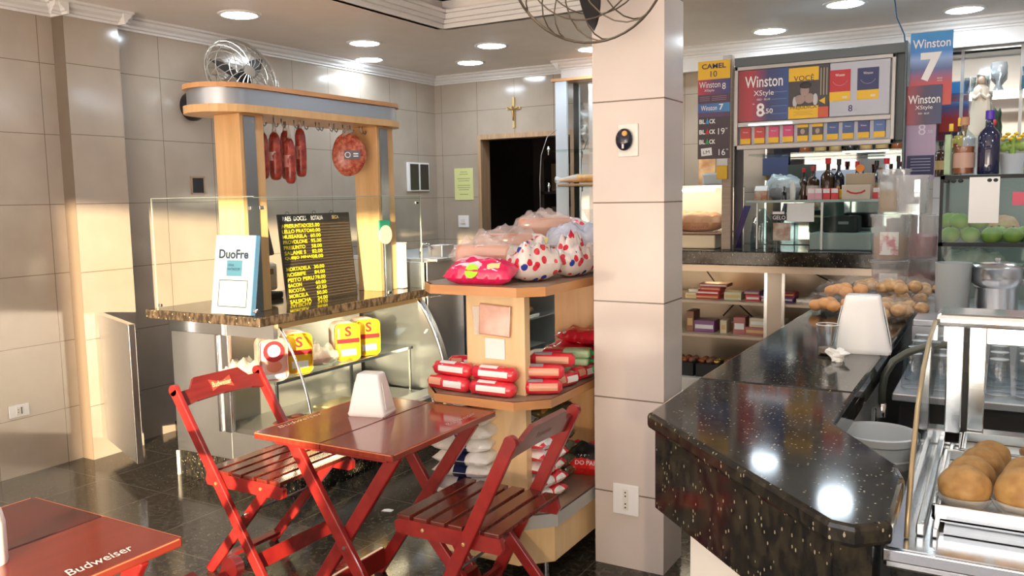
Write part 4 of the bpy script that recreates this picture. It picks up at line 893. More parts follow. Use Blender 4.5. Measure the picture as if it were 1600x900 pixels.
def printbag(name, base, dot, sc=26, th=.30, thr=.6):
    m = mat(name, base, .22, coat=.5); vo = N(m, 'ShaderNodeTexVoronoi'); vo.inputs['Scale'].default_value = sc; L(m, coords(m, (1, 1.6, 1)), vo.inputs['Vector'])
    lt = N(m, 'ShaderNodeMath', operation='LESS_THAN'); lt.inputs[1].default_value = th; L(m, vo.outputs['Distance'], lt.inputs[0]); s_ = sep(m, vo.outputs['Color'])
    gt = N(m, 'ShaderNodeMath', operation='GREATER_THAN'); gt.inputs[1].default_value = thr; L(m, s_.outputs[1], gt.inputs[0]); mu = N(m, 'ShaderNodeMath', operation='MULTIPLY'); L(m, lt.outputs[0], mu.inputs[0]); L(m, gt.outputs[0], mu.inputs[1])
    mx = N(m, 'ShaderNodeMixRGB'); L(m, mu.outputs[0], mx.inputs[0]); mx.inputs[1].default_value = (*base, 1); mx.inputs[2].default_value = (*dot, 1); L(m, mx.outputs[0], P(m).inputs['Base Color']); return crinkle(m, 22, .5)
M_cand = printbag('red_candy_bag', (.66, .02, .04), (.80, .70, .68))
bag('red and white candy bag, the lower of two behind the green crackers', (-1.74, 3.60, z + .0), R(8), .30, .22, .12, M_cand, 41, 'candy bag', 'red candy bags', name='candy_bag')
bag('red and white candy bag lying on top of the other one', (-1.69, 3.62, z + .115), R(-12), .26, .18, .07, M_cand, 43, 'candy bag', 'red candy bags', name='candy_bag')
bag('silver and brown snack pack at the back right of the middle shelf', (-1.63, 3.78 - .06, z), R(5), .17, .10, .05, flat('silver_foil', (.45, .36, .38), .2), 44, 'snack bag')
# salt and sugar bags on the base shelf
M_salt = crinkle(mat('salt_bag', (.90, .89, .87), .4), 14, .3, .006)
k = 0
def saltbag(lab, loc, rz):
    t = thing('salt_bag', lab, 'salt bag', loc, rz, 'white and navy bags stacked on the base shelf')
    put('bag', pillow(.26, .17, .060, k), M_salt, t, local=True, smooth='all')
    bb = patch(.26, .17, .060, k, -.23, .22, -1, 1); patch(.26, .17, .060, k, -.23, .22, -1, 1, b=bb, side=-1)
    put('navy_band', bb, K_navy, t, local=True, smooth='all')
    return t
names = ['lowest', 'second lowest', 'third from bottom', 'middle one', 'third from top', 'second from top', 'topmost']
for i in range(7):
    k = 50 + i
    saltbag('white and navy salt bag before the front board, %s of its stack' % names[i], (-1.93 + .012 * (i % 2) , 2.93 - .004 + .006 * ((i * 7) % 3), .327 + .055 * i), R(6 + 5 * ((i * 5) % 3)))
for i in range(2):
    k = 60 + i; saltbag(['fallen salt bag at the left end of the base shelf', 'second fallen salt bag lying on the other at the left end'][i], (-2.09 + .01 * i, 3.02 + .16, .327 + .055 * i), R(20 + 15 * i))
M_rw = printbag('red_white_flour_bag', (.70, .03, .05), (.85, .84, .82), 14, .5, .3)
for i in range(5):
    t = bag(['red and white flour bag right of the front board, bottom of its stack', 'red and white flour bag, second from the bottom of its stack', 'red and white flour bag, middle of its stack', 'red and white flour bag, second from the top of its stack', 'red and white flour bag, top of its stack'][i], (-1.655 + .006 * (i % 2), 3.12, .327 + .054 * i), R(76 + 4 * (i % 3)), .19, .13, .060, M_rw, 70 + i, 'flour bag', 'red and white bags on the base shelf', name='flour_bag', parts=((-.96, -.45, -.8, .8, M_salt, 'white_panel'),))
M_pasta = printbag('pasta_bag', (.10, .10, .05), (.60, .25, .08), 18, .4, .4)
for i in range(7):
    bag('dark pasta bag in the pile behind the flour bags, %s of seven' % ['lowest', 'second', 'third', 'fourth', 'fifth', 'sixth', 'topmost'][i], (-1.725 + .006 * (i % 2), 3.33, .327 + .058 * i), R(84 + 6 * (i % 2)), .22, .15, .064, M_pasta, 80 + i, 'pasta bag', 'dark bags under the middle shelf', name='pasta_bag')
t = bag('red coffee bag with a dark oval label on the base shelf next to the column', (-1.615, 3.52, .327), R(12), .25, .17, .14, crinkle(mat('red_coffee', (.68, .02, .02), .2, coat=.5), 16, .3), 90, 'coffee bag', None, R(18), name='coffee_bag', parts=((-.7, .5, -.85, .1, K_black, 'dark_label'),))
txt('CAFE\nDO PAI', (-.012, -.070, .108), (1, 0, 0), V((0, .55, .8)), .046, K_white, t, w=.09, local=True)
bag('red bag lying right behind the coffee bag', (-1.60, 3.70, .327), R(30), .16, .12, .10, crinkle(mat('red_coffee2', (.70, .03, .03), .2, coat=.5), 16, .3), 92, 'coffee bag')
# ================================================================ BAR COUNTER
top = [(-.777, 2.035), (-.245, 1.510), (-.200, 1.503), (-.146, 1.550), (-.150, 1.80), (-.172, 1.88), (-.335, 2.130), (-.335, 5.60), (-.777, 5.60)]
def bevtop(poly, z0, z1, e):
    b = B(); cx = sum(p[0] for p in poly) / len(poly); n = len(poly)
    def off(d):
        out = []
        for i in range(n):
            p0, p1, p2 = V(poly[i - 1]), V(poly[i]), V(poly[(i + 1) % n])
            e1 = (p1 - p0).normalized(); e2 = (p2 - p1).normalized(); n1 = V((-e1.y, e1.x)); n2 = V((-e2.y, e2.x)); m_ = (n1 + n2); m_ = m_ / max(.3, m_.dot(n1))
            out.append((p1.x + m_.x * d, p1.y + m_.y * d))
        return out
    rings = [[V((x, y, z)) for x, y in off(d)] for d, z in ((e, z0), (e * .3, z0 + e * .3), (0, z0 + e), (0, z1 - e), (e * .3, z1 - e * .3), (e, z1))]
    return b.loft(rings)
t = thing('bar_counter', 'black granite bar counter with angled end, between column and hot food case', 'bar counter', (-.5, 3.5, 0))
YS = 2.45
b = bevtop([p for p in top if p[1] < YS] [:7] + [(-.335, YS), (-.777, YS)], 1.008, 1.05, .010)
for v in b.b.verts: v.co.z -= .021 * (YS - v.co.y)      # the end slab is laid with a slight fall, as its reflections show
put('end_slab', b, M_gran, t)
put('long_slab', bevtop([(-.777, YS + .002), (-.335, YS + .002), (-.335, 5.60), (-.777, 5.60)], 1.008, 1.05, .010), M_gran, t)
ap = [(-.758, 2.040), (-.242, 1.530), (-.222, 1.552), (-.740, 2.062)]
put('front_apron', B().prism(ap, .79, 1.0), M_gran, t)
put('left_apron', B().box(-.758, -.738, 2.05, 5.58, .79, 1.01), M_gran, t)
put('end_pillar', B().prism([(-.238, 1.532), (-.178, 1.560), (-.190, 1.80), (-.27, 1.80), (-.27, 1.58)], 0.0, .995), M_gran, t)
put('base_cabinet', B().prism([(-.645, 1.985), (-.275, 1.60), (-.275, 1.80), (-.40, 2.2), (-.40, 5.55), (-.645, 5.55)], 0.0, .99), M_offw, t)
put('inner_lip', B().box(-.40, -.345, 2.22, 5.55, .955, 1.008), M_gran, t)
put('socket_plate', B().box(-.392, -.385, 2.30, 2.42, .86, .94, .003), M_offw, t)
t = thing('tumbler', 'used drinking glass with coffee dregs beside the white napkin holder', 'glass', (-.500, 2.985, 1.050), group=None)
GP = [(.0001, 0), (.026, 0), (.029, .004), (.037, .105), (.0355, .105), (.0275, .010), (.0001, .009)]
put('glass', B().lathe(GP, seg=28, cap=False), M_glassth, t, local=True, smooth=50)
put('rim', B().tube([(.0365 * math.cos(a), .0365 * math.sin(a), .105) for a in [2 * PI * k / 28 for k in range(28)]], .0014, 5, closed=True), mat('tumbler_rim', (.78, .80, .80), .12), t, local=True, smooth='all')
put('dregs', B().lathe([(.0001, .010), (.0265, .010), (.028, .026), (.0001, .026)], seg=24), mat('coffee_milk', (.55, .36, .22), .4), t, local=True, smooth=40)
t = solo('crumpled_napkin', B().ball((0, 0, .018), (.030, .024, .020), n=.9, seed=3), M_paper, 'small crumpled white napkin beside the glass on the bar', 'napkin', (-.452, 2.895, 1.0505), local=True)
# bagged snacks behind the napkin holder
M_cookie = noisy(mat('cookie_gold', (.66, .36, .12), .5), (.44, .21, .06), (.72, .46, .20), s=34, detail=5, bump=.3)
M_film2 = film_mat('snack_film', (.72, .66, .60), .08, .14)
SB = [(-.655, 4.02, 1.051, R(-20), 1, 'bag of orange round cookies at the left end of the snack pile'), (-.62, 4.18, 1.10, R(-30), 1, 'bag of orange snacks standing on the left end of the snack pile'), (-.50, 4.35, 1.11, R(15), 0, 'long snack bag across the top of the pile, left part'),
      (-.40, 4.22, 1.12, R(-25), 0, 'snack bag on top of the pile right above the napkin holder'), (-.34, 4.00, 1.051, R(-50), 0, 'snack bag at the front right of the pile, nearest the counter edge'), (-.42, 3.88, 1.051, R(-45), 0, 'snack bag directly behind the right side of the napkin holder'),
      (-.31, 4.42, 1.09, R(-35), 0, 'snack bag at the far right tip of the pile, by the plastic tubs'), (-.50, 4.08, 1.051, R(10), 0, 'snack bag at the bottom middle of the pile'), (-.38, 4.30, 1.051, R(-20), 0, 'snack bag at the bottom right of the pile')]
for i, (x, y, z, rz, kind, lab) in enumerate(SB):
    t = thing('snack_bag', lab, 'snack bag', (x, y, z), rz, 'clear snack bags piled on the bar', rx=R(5 * (i % 3)))
    s_ = 1.0 if i != 2 else 1.2
    for q in range(6):
        put('cookie', B().ball((-.065 * s_ + .042 * (q % 4), -.022 + .045 * (q // 3), .036 + .010 * (q % 2)), (.034, .030, .026), n=.15, seed=q + i * 7, seg=12), M_cookie if not kind else mat('orange_cookie', (.72, .34, .10), .45), t, local=True, smooth='all')
    put('bag', pillow(.26 * s_, .14, .085, 100 + i, rough=.25), M_film2, t, local=True, smooth='all')
# plastic tubs in two stacks
M_tub = film_mat('tub_plastic', (.74, .73, .74), .34, .2)
def tub(lab, loc, r, h, fill, label=None, rz=0, lidm=None):
    t = thing('plastic_tub', lab, 'plastic tub', loc, rz, 'clear lidded plastic tubs stacked on the bar')
    put('tub', B().lathe([(.0001, 0), (r * .86, 0), (r * .88, .005), (r * .97, h - .02), (r * .97, h - .012)], seg=32, cap=False), M_tub, t, local=True, smooth=50)
    put('lid', B().lathe([(r * .97, h - .016), (r * 1.04, h - .016), (r * 1.05, h - .004), (r * 1.0, h), (r * .9, h - .003), (.0001, h - .003)], seg=32, cap=False), M_tub, t, local=True, smooth=50)
    b = B(); rnd = random.Random(int(r * 1000 + h * 999) + len(lab))
    put('contents', B().lathe([(.0001, .006), (r * .80, .008), (r * .84, h * .5), (r * .5, h * .56), (.0001, h * .52)], seg=24), fill, t, local=True, smooth=40)
    if label:
        b = B(); n = 8; rr = r * .96
        b.loft([[V((math.sin(R(-28 + 56 * i / n) - rz) * rr, -math.cos(R(-28 + 56 * i / n) - rz) * rr, zz)) for i in range(n + 1)] for zz in (h * .12, h * .62)], cap=False, closed=False)
        put('label', b, label, t, local=True, smooth='all')
    return t
M_candyr = noisy(mat('red_candies', (.6, .05, .08), .4), (.35, .03, .04), (.75, .30, .22), s=60, detail=2)
M_candyp = noisy(mat('pink_candies', (.6, .1, .25), .4), (.50, .06, .20), (.70, .45, .35), s=60, detail=2)
M_candyb = noisy(mat('brown_sweets', (.5, .2, .08), .4), (.45, .20, .08), (.60, .36, .20), s=40, detail=2)
M_lab = noisy(mat('tub_label', (.72, .72, .66), .5), (.76, .76, .72), (.55, .25, .28), s=16, lo=.5, hi=.6)
tub('plastic tub of red sweets at the bottom front of the stacks', (-.525, 5.02, 1.05), .100, .175, M_candyr, M_paper)
tub('plastic tub with a red and white label, middle of the front stack', (-.525, 5.02, 1.226), .103, .245, M_candyb, M_lab)
tub('upright plastic tub with etched letters, top of the front stack', (-.430, 5.06, 1.472), .087, .205, M_tub, None)
tub('plastic tub of pink sweets, bottom of the right hand stack', (-.385, 5.22, 1.05), .088, .175, M_candyr)
tub('plastic tub with purple sweets, middle of the right hand stack', (-.385, 5.22, 1.226), .088, .235, M_candyp)
tub('plastic tub of yellow sweets with a tilted lid at the back of the stacks', (-.545, 5.26, 1.47), .088, .245, noisy(mat('yellow_sweets', (.6, .4, .05), .4), (.55, .33, .05), (.2, .12, .03), s=50))
# ---- behind the counter: bench, bucket, tap, glasses
t = thing('utility_bench', 'low steel sink bench behind the bar counter', 'bench', (-.2, 2.7, 0))
put('top', B().box(-.385, .9, 2.66, 3.02, .62, .65, .003).box(-.385, -.182, 2.20, 2.68, .62, .65, .003), M_steeld, t); put('front', B().box(-.38, .9, 2.68, 2.70, 0, .62), M_blackm, t)
t = thing('steel_counter', 'steel back counter holding upturned glasses, jug and pot', 'counter', (.2, 3.8, 0))
put('top', B().box(-.30, 1.2, 3.03, 3.72, .905, .93, .004), M_steel, t); put('upper_top', B().box(-.30, 1.2, 3.72, 4.55, 1.06, 1.085, .004), M_steel, t); put('riser', B().box(-.30, 1.2, 3.70, 3.72, .93, 1.06), M_steel, t)
put('cabinet', B().box(-.28, 1.2, 3.06, 4.55, 0, .905), M_blackm, t)
t = thing('plastic_bucket', 'large round white plastic bucket behind the angled end of the bar', 'bucket', (-.278, 2.50, .65))
M_buck = mat('bucket_plastic', (.62, .66, .68), .35)
put('body', B().lathe([(.0001, 0), (.082, 0), (.086, .01), (.094, .20), (.102, .205), (.103, .225), (.098, .228), (.100, .262), (.105, .266), (.106, .285), (.101, .288), (.096, .28), (.088, .02), (.0001, .015)], seg=40, cap=False), M_buck, t, local=True, smooth=40)
put('handle_grip', B().tube([(.100, .02, .19), (.118, .0, .17), (.118, -.02, .13), (.100, -.03, .11)], .008), M_black, t, local=True, smooth='all')
put('handle_wire', B().tube([(-.106, 0, .21), (-.09, -.07, .15), (0, -.118, .12), (.09, -.07, .15), (.106, 0, .19)], .002), M_chrome, t, local=True, smooth='all')
t = thing('hose_tap', 'dark curved rubber hose with chrome spout behind the bar', 'tap', (-.32, 3.0, .65))
put('hose', B().tube([(-.325, 2.98, .90), (-.325, 2.98, .95), (-.318, 2.98, 1.0), (-.295, 2.99, 1.045), (-.255, 3.0, 1.075), (-.195, 3.01, 1.10), (-.15, 3.02, 1.105), (-.10, 3.04, 1.09), (-.08, 3.06, .93)], .012, 12), mat('hose_rubber', (.08, .09, .07), .35), t, smooth='all')
put('spout', B().lathe([(.0115, 0), (.016, 0), (.016, .04), (.012, .045)], (-.325, 2.98, .86), seg=18), M_chrome, t, smooth=40)
put('pipe', B().tube([(-.35, 3.0, .65), (-.35, 3.0, .88), (-.325, 2.99, .90)], .008), M_chrome, t, smooth='all')
for (x, y, z, ry, lab) in ((-.262, 2.90, .80, R(60), 'steel cup hanging tilted below the hose spout, upper one'), (-.285, 2.80, .76, R(62), 'steel cup hanging tilted just above the bucket, lower one')):
    t = thing('measuring_cup', lab, 'cup', (x, y, z), 0, 'small steel cups behind the bar', ry=-ry)
    put('cup', B().lathe([(.0001, 0), (.024, 0), (.026, .003), (.030, .062), (.033, .064), (.031, .066), (.0285, .060), (.024, .005), (.0001, .004)], seg=24, cap=False), M_steelp, t, local=True, smooth=40)
    put('handle', B().tube([(-.028, 0, .05), (-.050, 0, .04), (-.048, 0, .02), (-.026, 0, .015)], .003), M_steelp, t, local=True, smooth='all')
gl0 = None; glab = []
pos = [(x, y) for y in (3.16, 3.30, 3.44, 3.58) for x in (-.25, -.165, -.08, .005, .09, .175)]
for i, (x, y) in enumerate(pos):
    lab = 'upturned clear glass on the steel counter, %s row, %s from left' % (('front', 'second', 'third', 'back')[i // 6], ('first', 'second', 'third', 'fourth', 'fifth', 'sixth')[i % 6])
    if gl0 is None:
        gl0 = thing('glass', lab, 'glass', (x, y, .931), 0, 'upturned glasses on the steel counter')
        put('glass', B().lathe([(.036, 0), (.0365, .002), (.030, .105), (.026, .112), (.0001, .112)], seg=20, cap=False), M_glassth, gl0, local=True, smooth=50)
        put('rim', B().tube([(.036 * math.cos(a), .036 * math.sin(a), .002) for a in [2 * PI * k / 20 for k in range(20)]], .0015, 5, closed=True), mat('glass_rim', (.75, .8, .82), .15), gl0, local=True, smooth='all')
        put('foot', B().lathe([(.0001, .113), (.027, .113), (.028, .116), (.0001, .117)], seg=20), mat('glass_base', (.55, .62, .66), .1), gl0, local=True, smooth='all')
    else: dup(gl0, (x, y, .931), label=lab)
t = thing('water_jug', 'straight pale translucent plastic jug left of the steel pot', 'jug', (-.175, 4.0, 1.085))
put('jug', B().lathe([(.0001, 0), (.062, 0), (.064, .004), (.069, .205), (.071, .209), (.067, .209), (.0615, .01), (.0001, .008)], seg=32, cap=False), mat('jug_plastic', (.50, .56, .58), .3, alpha=.85), t, local=True, smooth=50)
t = thing('steel_pot', 'round bellied steel pot with a domed lid behind the hot food case', 'pot', (-.015, 4.05, 1.085))
put('lower_part', B().lathe([(.0001, 0), (.078, 0), (.080, .005), (.080, .10), (.083, .104), (.083, .110)], seg=40, cap=False), M_steelp, t, local=True, smooth=40)
put('bowl', B().lathe([(.083, .108), (.098, .125), (.103, .15), (.101, .185), (.104, .190), (.106, .193)], seg=40, cap=False), M_steelp, t, local=True, smooth=40)
put('lid', B().lathe([(.106, .193), (.095, .202), (.05, .212), (.0001, .214)], seg=40, cap=False), M_steelp, t, local=True, smooth=40)
put('knob', B().lathe([(.0001, .212), (.010, .214), (.014, .222), (.010, .228), (.0001, .229)], seg=16), M_steelp, t, local=True, smooth=True)
put('handle', B().tube([(.10, 0, .13), (.14, -.01, .135), (.145, 0, .12), (.14, .01, .11), (.10, .01, .105)], .006), M_steelp, t, local=True, smooth='all')

# ================================================================ HOT FOOD CASE (right foreground)
t = thing('hot_food_case', 'glass and steel heated display case with fried snacks at the right edge', 'display case', (.3, 2.1, 0))
put('cabinet', B().box(-.17, 1.2, 1.80, 2.60, 0, .875), M_gran, t)
put('ledge', B().box(-.176, 1.2, 1.715, 2.62, .878, .92, .006), M_steelp, t)
put('ledge_edge', B().box(-.178, 1.2, 1.708, 1.716, .895, .92, .003), M_chrome, t)
gc = [(1.775, .922), (1.80, .98), (1.855, 1.06), (1.94, 1.145), (2.06, 1.205), (2.22, 1.245), (2.40, 1.266)]
b = B()
for (ya, za), (yb, zb) in zip(gc, gc[1:]): b.quad((-.14, ya, za), (1.2, ya, za), (1.2, yb, zb), (-.14, yb, zb))
put('front_glass', b, M_glass, t, smooth='all')
put('glass_edge', B().tube([(-.142, y, z) for y, z in gc], .005, 8), mat('brass_edge', (.42, .32, .18), .35, .6), t, smooth='all')
put('end_glass', B().loft([[V((x, y, z)) for y, z in gc] + [V((x, 2.56, 1.266)), V((x, 2.56, .922))] for x in (-.140, -.136)]), M_glass, t)
put('top_rail', B().box(-.142, 1.2, 2.40, 2.56, 1.252, 1.285, .012).box(-.13, 1.2, 2.545, 2.565, 1.19, 1.26, .003), M_steelp, t)
for x in (-.118, -.066): put('upright', B().box(x, x + .040, 2.50, 2.53, .925, 1.255, .003), M_steelp, t)
put('upright_gap', B().box(-.078, -.066, 2.505, 2.525, .925, 1.25), M_blackm, t)
put('side_track', B().box(-.128, -.112, 1.80, 2.50, .922, .945, .003).box(-.100, -.088, 1.80, 2.50, .922, .940, .003), M_steelp, t)
put('rear_sill', B().box(-.14, 1.2, 2.50, 2.56, .92, .96, .004), M_steelp, t)
put('heater_plate', B().box(-.08, 1.2, 1.83, 2.48, .922, .932), mat('heater_steel', (.45, .47, .50), .25, .9), t)
def tray(lab, x0, x1, y0, y1):
    t = thing('food_tray', lab, 'food tray', ((x0 + x1) / 2, (y0 + y1) / 2, .932), 0, 'steel trays in the hot food case')
    b = B().box(x0, x1, y0, y1, .932, .938); 
    put('bottom', b, M_steelp, t)
    put('rim', B().box(x0, x1, y0, y0 + .008, .932, .966, .002).box(x0, x1, y1 - .008, y1, .932, .966, .002).box(x0, x0 + .008, y0, y1, .932, .966, .002).box(x1 - .008, x1, y0, y1, .932, .966, .002), M_steelp, t)
    put('paper_liner', B().box(x0 + .012, x1 - .012, y0 + .012, y1 - .012, .938, .941), M_paper, t)
tray('steel tray holding the left column of round fried snacks', -.105, .235, 1.87, 2.30)
tray('steel tray farther back in the hot food case', -.075, .235, 2.31, 2.49)
M_fry = noisy(mat('fried_crust', (.55, .28, .08), .6), (.32, .15, .04), (.46, .25, .08), s=40, detail=6, bump=.5)
FR = [(-.050, 1.955, .050, 'round golden fried snack at the front left of the tray'), (-.040, 2.055, .047, 'round golden fried snack second from the front, left column'), (-.022, 2.150, .045, 'round golden fried snack third from the front, left column'), (-.005, 2.235, .042, 'round golden fried snack farthest back in the left column'),
      (.058, 1.955, .056, 'large fried snack at the front, right of the first column'), (.070, 2.070, .052, 'fried snack behind the large one, right edge of the picture'), (.165, 1.96, .05, 'fried snack beyond the right edge of the picture, front'), (.17, 2.08, .05, 'fried snack beyond the right edge of the picture, behind')]
for x, y, r, lab in FR:
    t = thing('fried_snack', lab, 'fried snack', (x, y, .941), group='golden fried snacks in the hot food case')
    put('crust', B().ball((0, 0, r * .86), (r, r, r * .88), n=.08, seed=x * 50, seg=28), M_fry, t, local=True, smooth='all')
    put('paper_cup', B().lathe([(r * .7, 0), (r * 1.02, r * .35), (r * 1.12, r * .62)], seg=24, cap=False), film_mat('paper_cup', (.8, .8, .78), .5), t, local=True, smooth='all')
t = thing('dark_pastry', 'small dark pastry in the back tray at the right edge', 'pastry', (.085, 2.38, .941)); put('crust', B().ball((0, 0, .016), (.03, .022, .018), n=.2), mat('dark_crust', (.30, .14, .05), .5), t, local=True, smooth='all')

# ================================================================ FRUIT CASE WITH BOTTLES
t = thing('fruit_case', 'black framed glass fridge with limes behind the bar', 'glass fridge', (.3, 4.85, 0))
x0, x1, y0, y1 = -.272, 1.2, 4.60, 5.15
put('cabinet', B().box(x0, x1, y0, y1, 0, .70), M_blackm, t)
b = B()
for z in (.70, 1.325, 1.645): b.box(x0, x1, y0, y0 + .02, z, z + .018).box(x0, x0 + .02, y0, y1, z, z + .018)
b.box(x0, x0 + .014, y0, y0 + .02, .70, 1.66).box(x0, x0 + .014, y1 - .02, y1, .70, 1.66)
put('frame', b, M_blackm, t)
put('glass', B().box(x0 + .01, x1, y0 + .004, y0 + .008, .71, 1.65).box(x0 + .002, x0 + .006, y0, y1, .71, 1.65), M_glassg, t)
put('shelf', B().box(x0 + .01, x1, y0 + .02, y1 - .02, 1.325, 1.335), M_glassg, t)
put('top_glass', B().box(x0, x1, y0, y1, 1.655, 1.665), M_glassg, t)
put('back', B().box(x0, x1, y1 - .01, y1, .70, 1.65), mat('fridge_liner', (.26, .29, .30), .4), t)
for x in (-.245, -.215, -.185, -.065, -.04): put('knob', B().ball((x, y0 - .004, 1.637), (.012, .008, .010), seg=12), M_blackm, t, smooth='all')
solo('handwritten_note', B().slab((-.085, 4.593, 1.545), (1, 0, 0), (0, 0, 1), .125, .215, .002), M_paper, 'handwritten white note taped to the front of the fruit fridge', 'note')
solo('red_note', B().slab((.08, 4.593, 1.55), (1, 0, 0), (0, 0, 1), .10, .06, .002), flat('note_red', (.60, .08, .14)), 'red note stuck on the fruit fridge at the right edge', 'note')
M_lime = noisy(mat('lime_peel', (.20, .36, .05), .35), (.14, .30, .03), (.36, .46, .10), s=12)
LM = [(-.225, 4.70, 0), (-.14, 4.71, 0), (-.05, 4.70, 0), (.04, 4.71, 0), (.13, 4.72, 0), (-.19, 4.76, 1), (-.105, 4.78, 1), (-.02, 4.80, 0), (.09, 4.82, 0), (-.235, 4.80, 1), (-.15, 4.86, 0)]
wl = ['front row, far left', 'front row, second from left', 'front row, behind the note', 'front row, shiny, right of the note', 'front row, at the right edge', 'second layer, left', 'second layer, beside the note', 'back row, behind the note', 'back row, right', 'second layer, in the left corner', 'back row, left']
for i, (x, y, l) in enumerate(LM):
    t = thing('green_fruit', 'green lime-like fruit in the glass fridge, ' + wl[i], 'fruit', (x, y, 1.336 + l * .066), 0, 'green fruit in the glass fridge')
    put('peel', B().ball((0, 0, .040), (.045, .045, .040), seg=20), M_lime, t, local=True, smooth='all'); put('stem', B().ball((.0, -.01, .081), (.006, .006, .003), seg=8), mat('stem_brown', (.15, .10, .03), .7), t, local=True, smooth='all')
t = bag('wrapped yellow and pink sandwich behind the fruit', (-.02, 4.92, 1.40), R(30), .16, .10, .06, noisy(mat('sandwich', (.7, .45, .2), .4), (.70, .50, .22), (.72, .30, .25), s=14), 130, 'sandwich', None, R(40), name='wrapped_sandwich')
t = bag('clear bag on the lower level of the fruit fridge', (-.12, 4.8, .92 + .28), R(10), .26, .2, .10, M_clear, 131, 'plastic bag', None)
solo('fridge_carton', B().box(-.24, .2, 4.68, 4.95, .72, 1.198, .01), flat('fridge_carton', (.35, .36, .36)), 'grey carton on the floor of the fruit fridge', 'carton')
def bottle(lab, loc, R_, h, glassm, liquid=None, fill=.6, cap=M_black, label=None, neck=.38, sh=.62, grp=None, wood=False, labz=(.2, .45), nr=.30):
    t = thing('bottle', lab, 'bottle', loc, 0, grp)
    pr = [(.0001, 0), (R_ * .95, 0), (R_, .006), (R_, h * sh), (R_ * .85, h * (sh + .06)), (R_ * .45, h * (sh + .13)), (R_ * nr, h * (sh + .17)), (R_ * nr, h * .93), (R_ * (nr + .06), h * .935), (R_ * (nr + .06), h * .95)]
    put('glass', B().lathe(pr, seg=24, cap=False), glassm, t, local=True, smooth=50)
    if liquid: put('liquid', B().lathe([(.0001, .004), (R_ * .9, .006), (R_ * .92, h * fill * .98), (.0001, h * fill)], seg=24), liquid, t, local=True, smooth=40)
    cr = R_ * (nr + .10) if not wood else R_ * .42
    put('cap', B().lathe([(.0001, h * .86), (cr, h * .86), (cr, h * .995), (cr * .9, h), (.0001, h)], seg=20), cap, t, local=True, smooth=40)
    if label: put('label', B().lathe([(R_ * 1.02, h * labz[0]), (R_ * 1.02, h * labz[1])], seg=28, cap=False), label, t, local=True, smooth='all')
    return t
M_dkglass = mat('dark_bottle_glass', (.012, .012, .02), .06, coat=.6); M_brglass = mat('brown_bottle_glass', (.05, .022, .010), .08, coat=.5); M_wine = mat('navy_bottle_glass', (.008, .012, .05), .05, coat=.8)
M_amber = mat('amber_liquid', (.38, .10, .03), .1, coat=.5)
M_cork = mat('cork', (.42, .22, .12), .6)
bottle('clear bottle of amber liquor with a brown stopper on top of the fruit fridge', (-.180, 4.70, 1.666), .048, .275, M_glassth, M_amber, .50, M_cork, flat('faded_label', (.45, .28, .22)), wood=True, labz=(.12, .38))
bottle('dark blue bottle with a purple cap on top of the fruit fridge', (-.075, 4.70, 1.666), .047, .300, M_wine, None, .5, mat('purple_cap', (.08, .03, .35), .4), None, wood=True, sh=.60)
solo('acrylic_box', B().box(-.262, -.235, 4.66, 4.80, 1.666, 1.86, .002), film_mat('green_acrylic', (.35, .50, .30), .7), 'greenish acrylic display stand left of the liquor bottles', 'display stand')

# ================================================================ MIRROR SHELVES, UPPER RIGHT
t = thing('mirror_shelf_unit', 'mirror backed glass shelf unit high on the back wall, right of the tall blue sign', 'shelf unit', (.3, 7.1, 1.9))
put('mirror', B().box(-.50, 1.2, 7.185, 7.198, 1.95, 2.60), M_mirror, t)
put('glass_shelf', B().box(-.48, 1.2, 6.90, 7.18, 2.262, 2.272), M_glassg, t); put('glass_shelf', B().box(-.48, 1.2, 6.85, 7.18, 1.93, 1.942), M_glassg, t)
for x in (-.315, .06): put('upright_strip', B().box(x, x + .022, 7.165, 7.186, 1.95, 2.60), M_steeld, t)
put('top_frame', B().box(-.50, 1.2, 7.15, 7.19, 2.60, 2.625), M_steeld, t)
def glass_on(lab, loc, r, h, m, n='tumbler'):
    t = thing(n, lab, 'glass', loc); put('glass', B().lathe([(.0001, 0), (r * .75, 0), (r * .78, .005), (r, h), (r * .95, h), (r * .70, .012), (.0001, .01)], seg=20, cap=False), m, t, local=True, smooth=50)
    put('rim', B().tube([(r * math.cos(a), r * math.sin(a), h) for a in [2 * PI * k / 20 for k in range(20)]], .002, 5, closed=True), mat('rim', (.7, .75, .78), .2), t, local=True, smooth='all')
glass_on('left small tumbler on the upper mirror shelf', (-.245, 7.0, 2.273), .038, .11, M_glassth)
glass_on('right small tumbler on the upper mirror shelf', (-.165, 7.0, 2.273), .040, .125, M_glassth)
t = thing('goblet', 'large stemmed goblet on the upper mirror shelf', 'glass', (-.070, 7.0, 2.273))
put('glass', B().lathe([(.0001, 0), (.038, 0), (.034, .01), (.016, .05), (.020, .08), (.052, .12), (.055, .17), (.048, .20)], seg=28, cap=False), mat('goblet_glass', (.50, .52, .54), .08, .3, alpha=.6), t, local=True, smooth=50)
for k, (dx, lab) in enumerate(((0, 'teal glass block with cups at the right edge, upper mirror shelf'),)):
    t = thing('teal_glasses', lab, 'glassware', (.055 + .05, 7.0, 2.273)); put('block', B().box(.07, .30, 6.95, 7.06, 2.273, 2.37, .006), mat('teal_glass', (.01, .12, .18), .1, coat=.5, alpha=.85), t); put('upper_cup', B().lathe([(.05, 2.37), (.06, 2.43), (.055, 2.43)], (.13, 7.0, 0), cap=False), mat('teal_glass2', (.03, .20, .26), .1, alpha=.8), t, smooth='all')
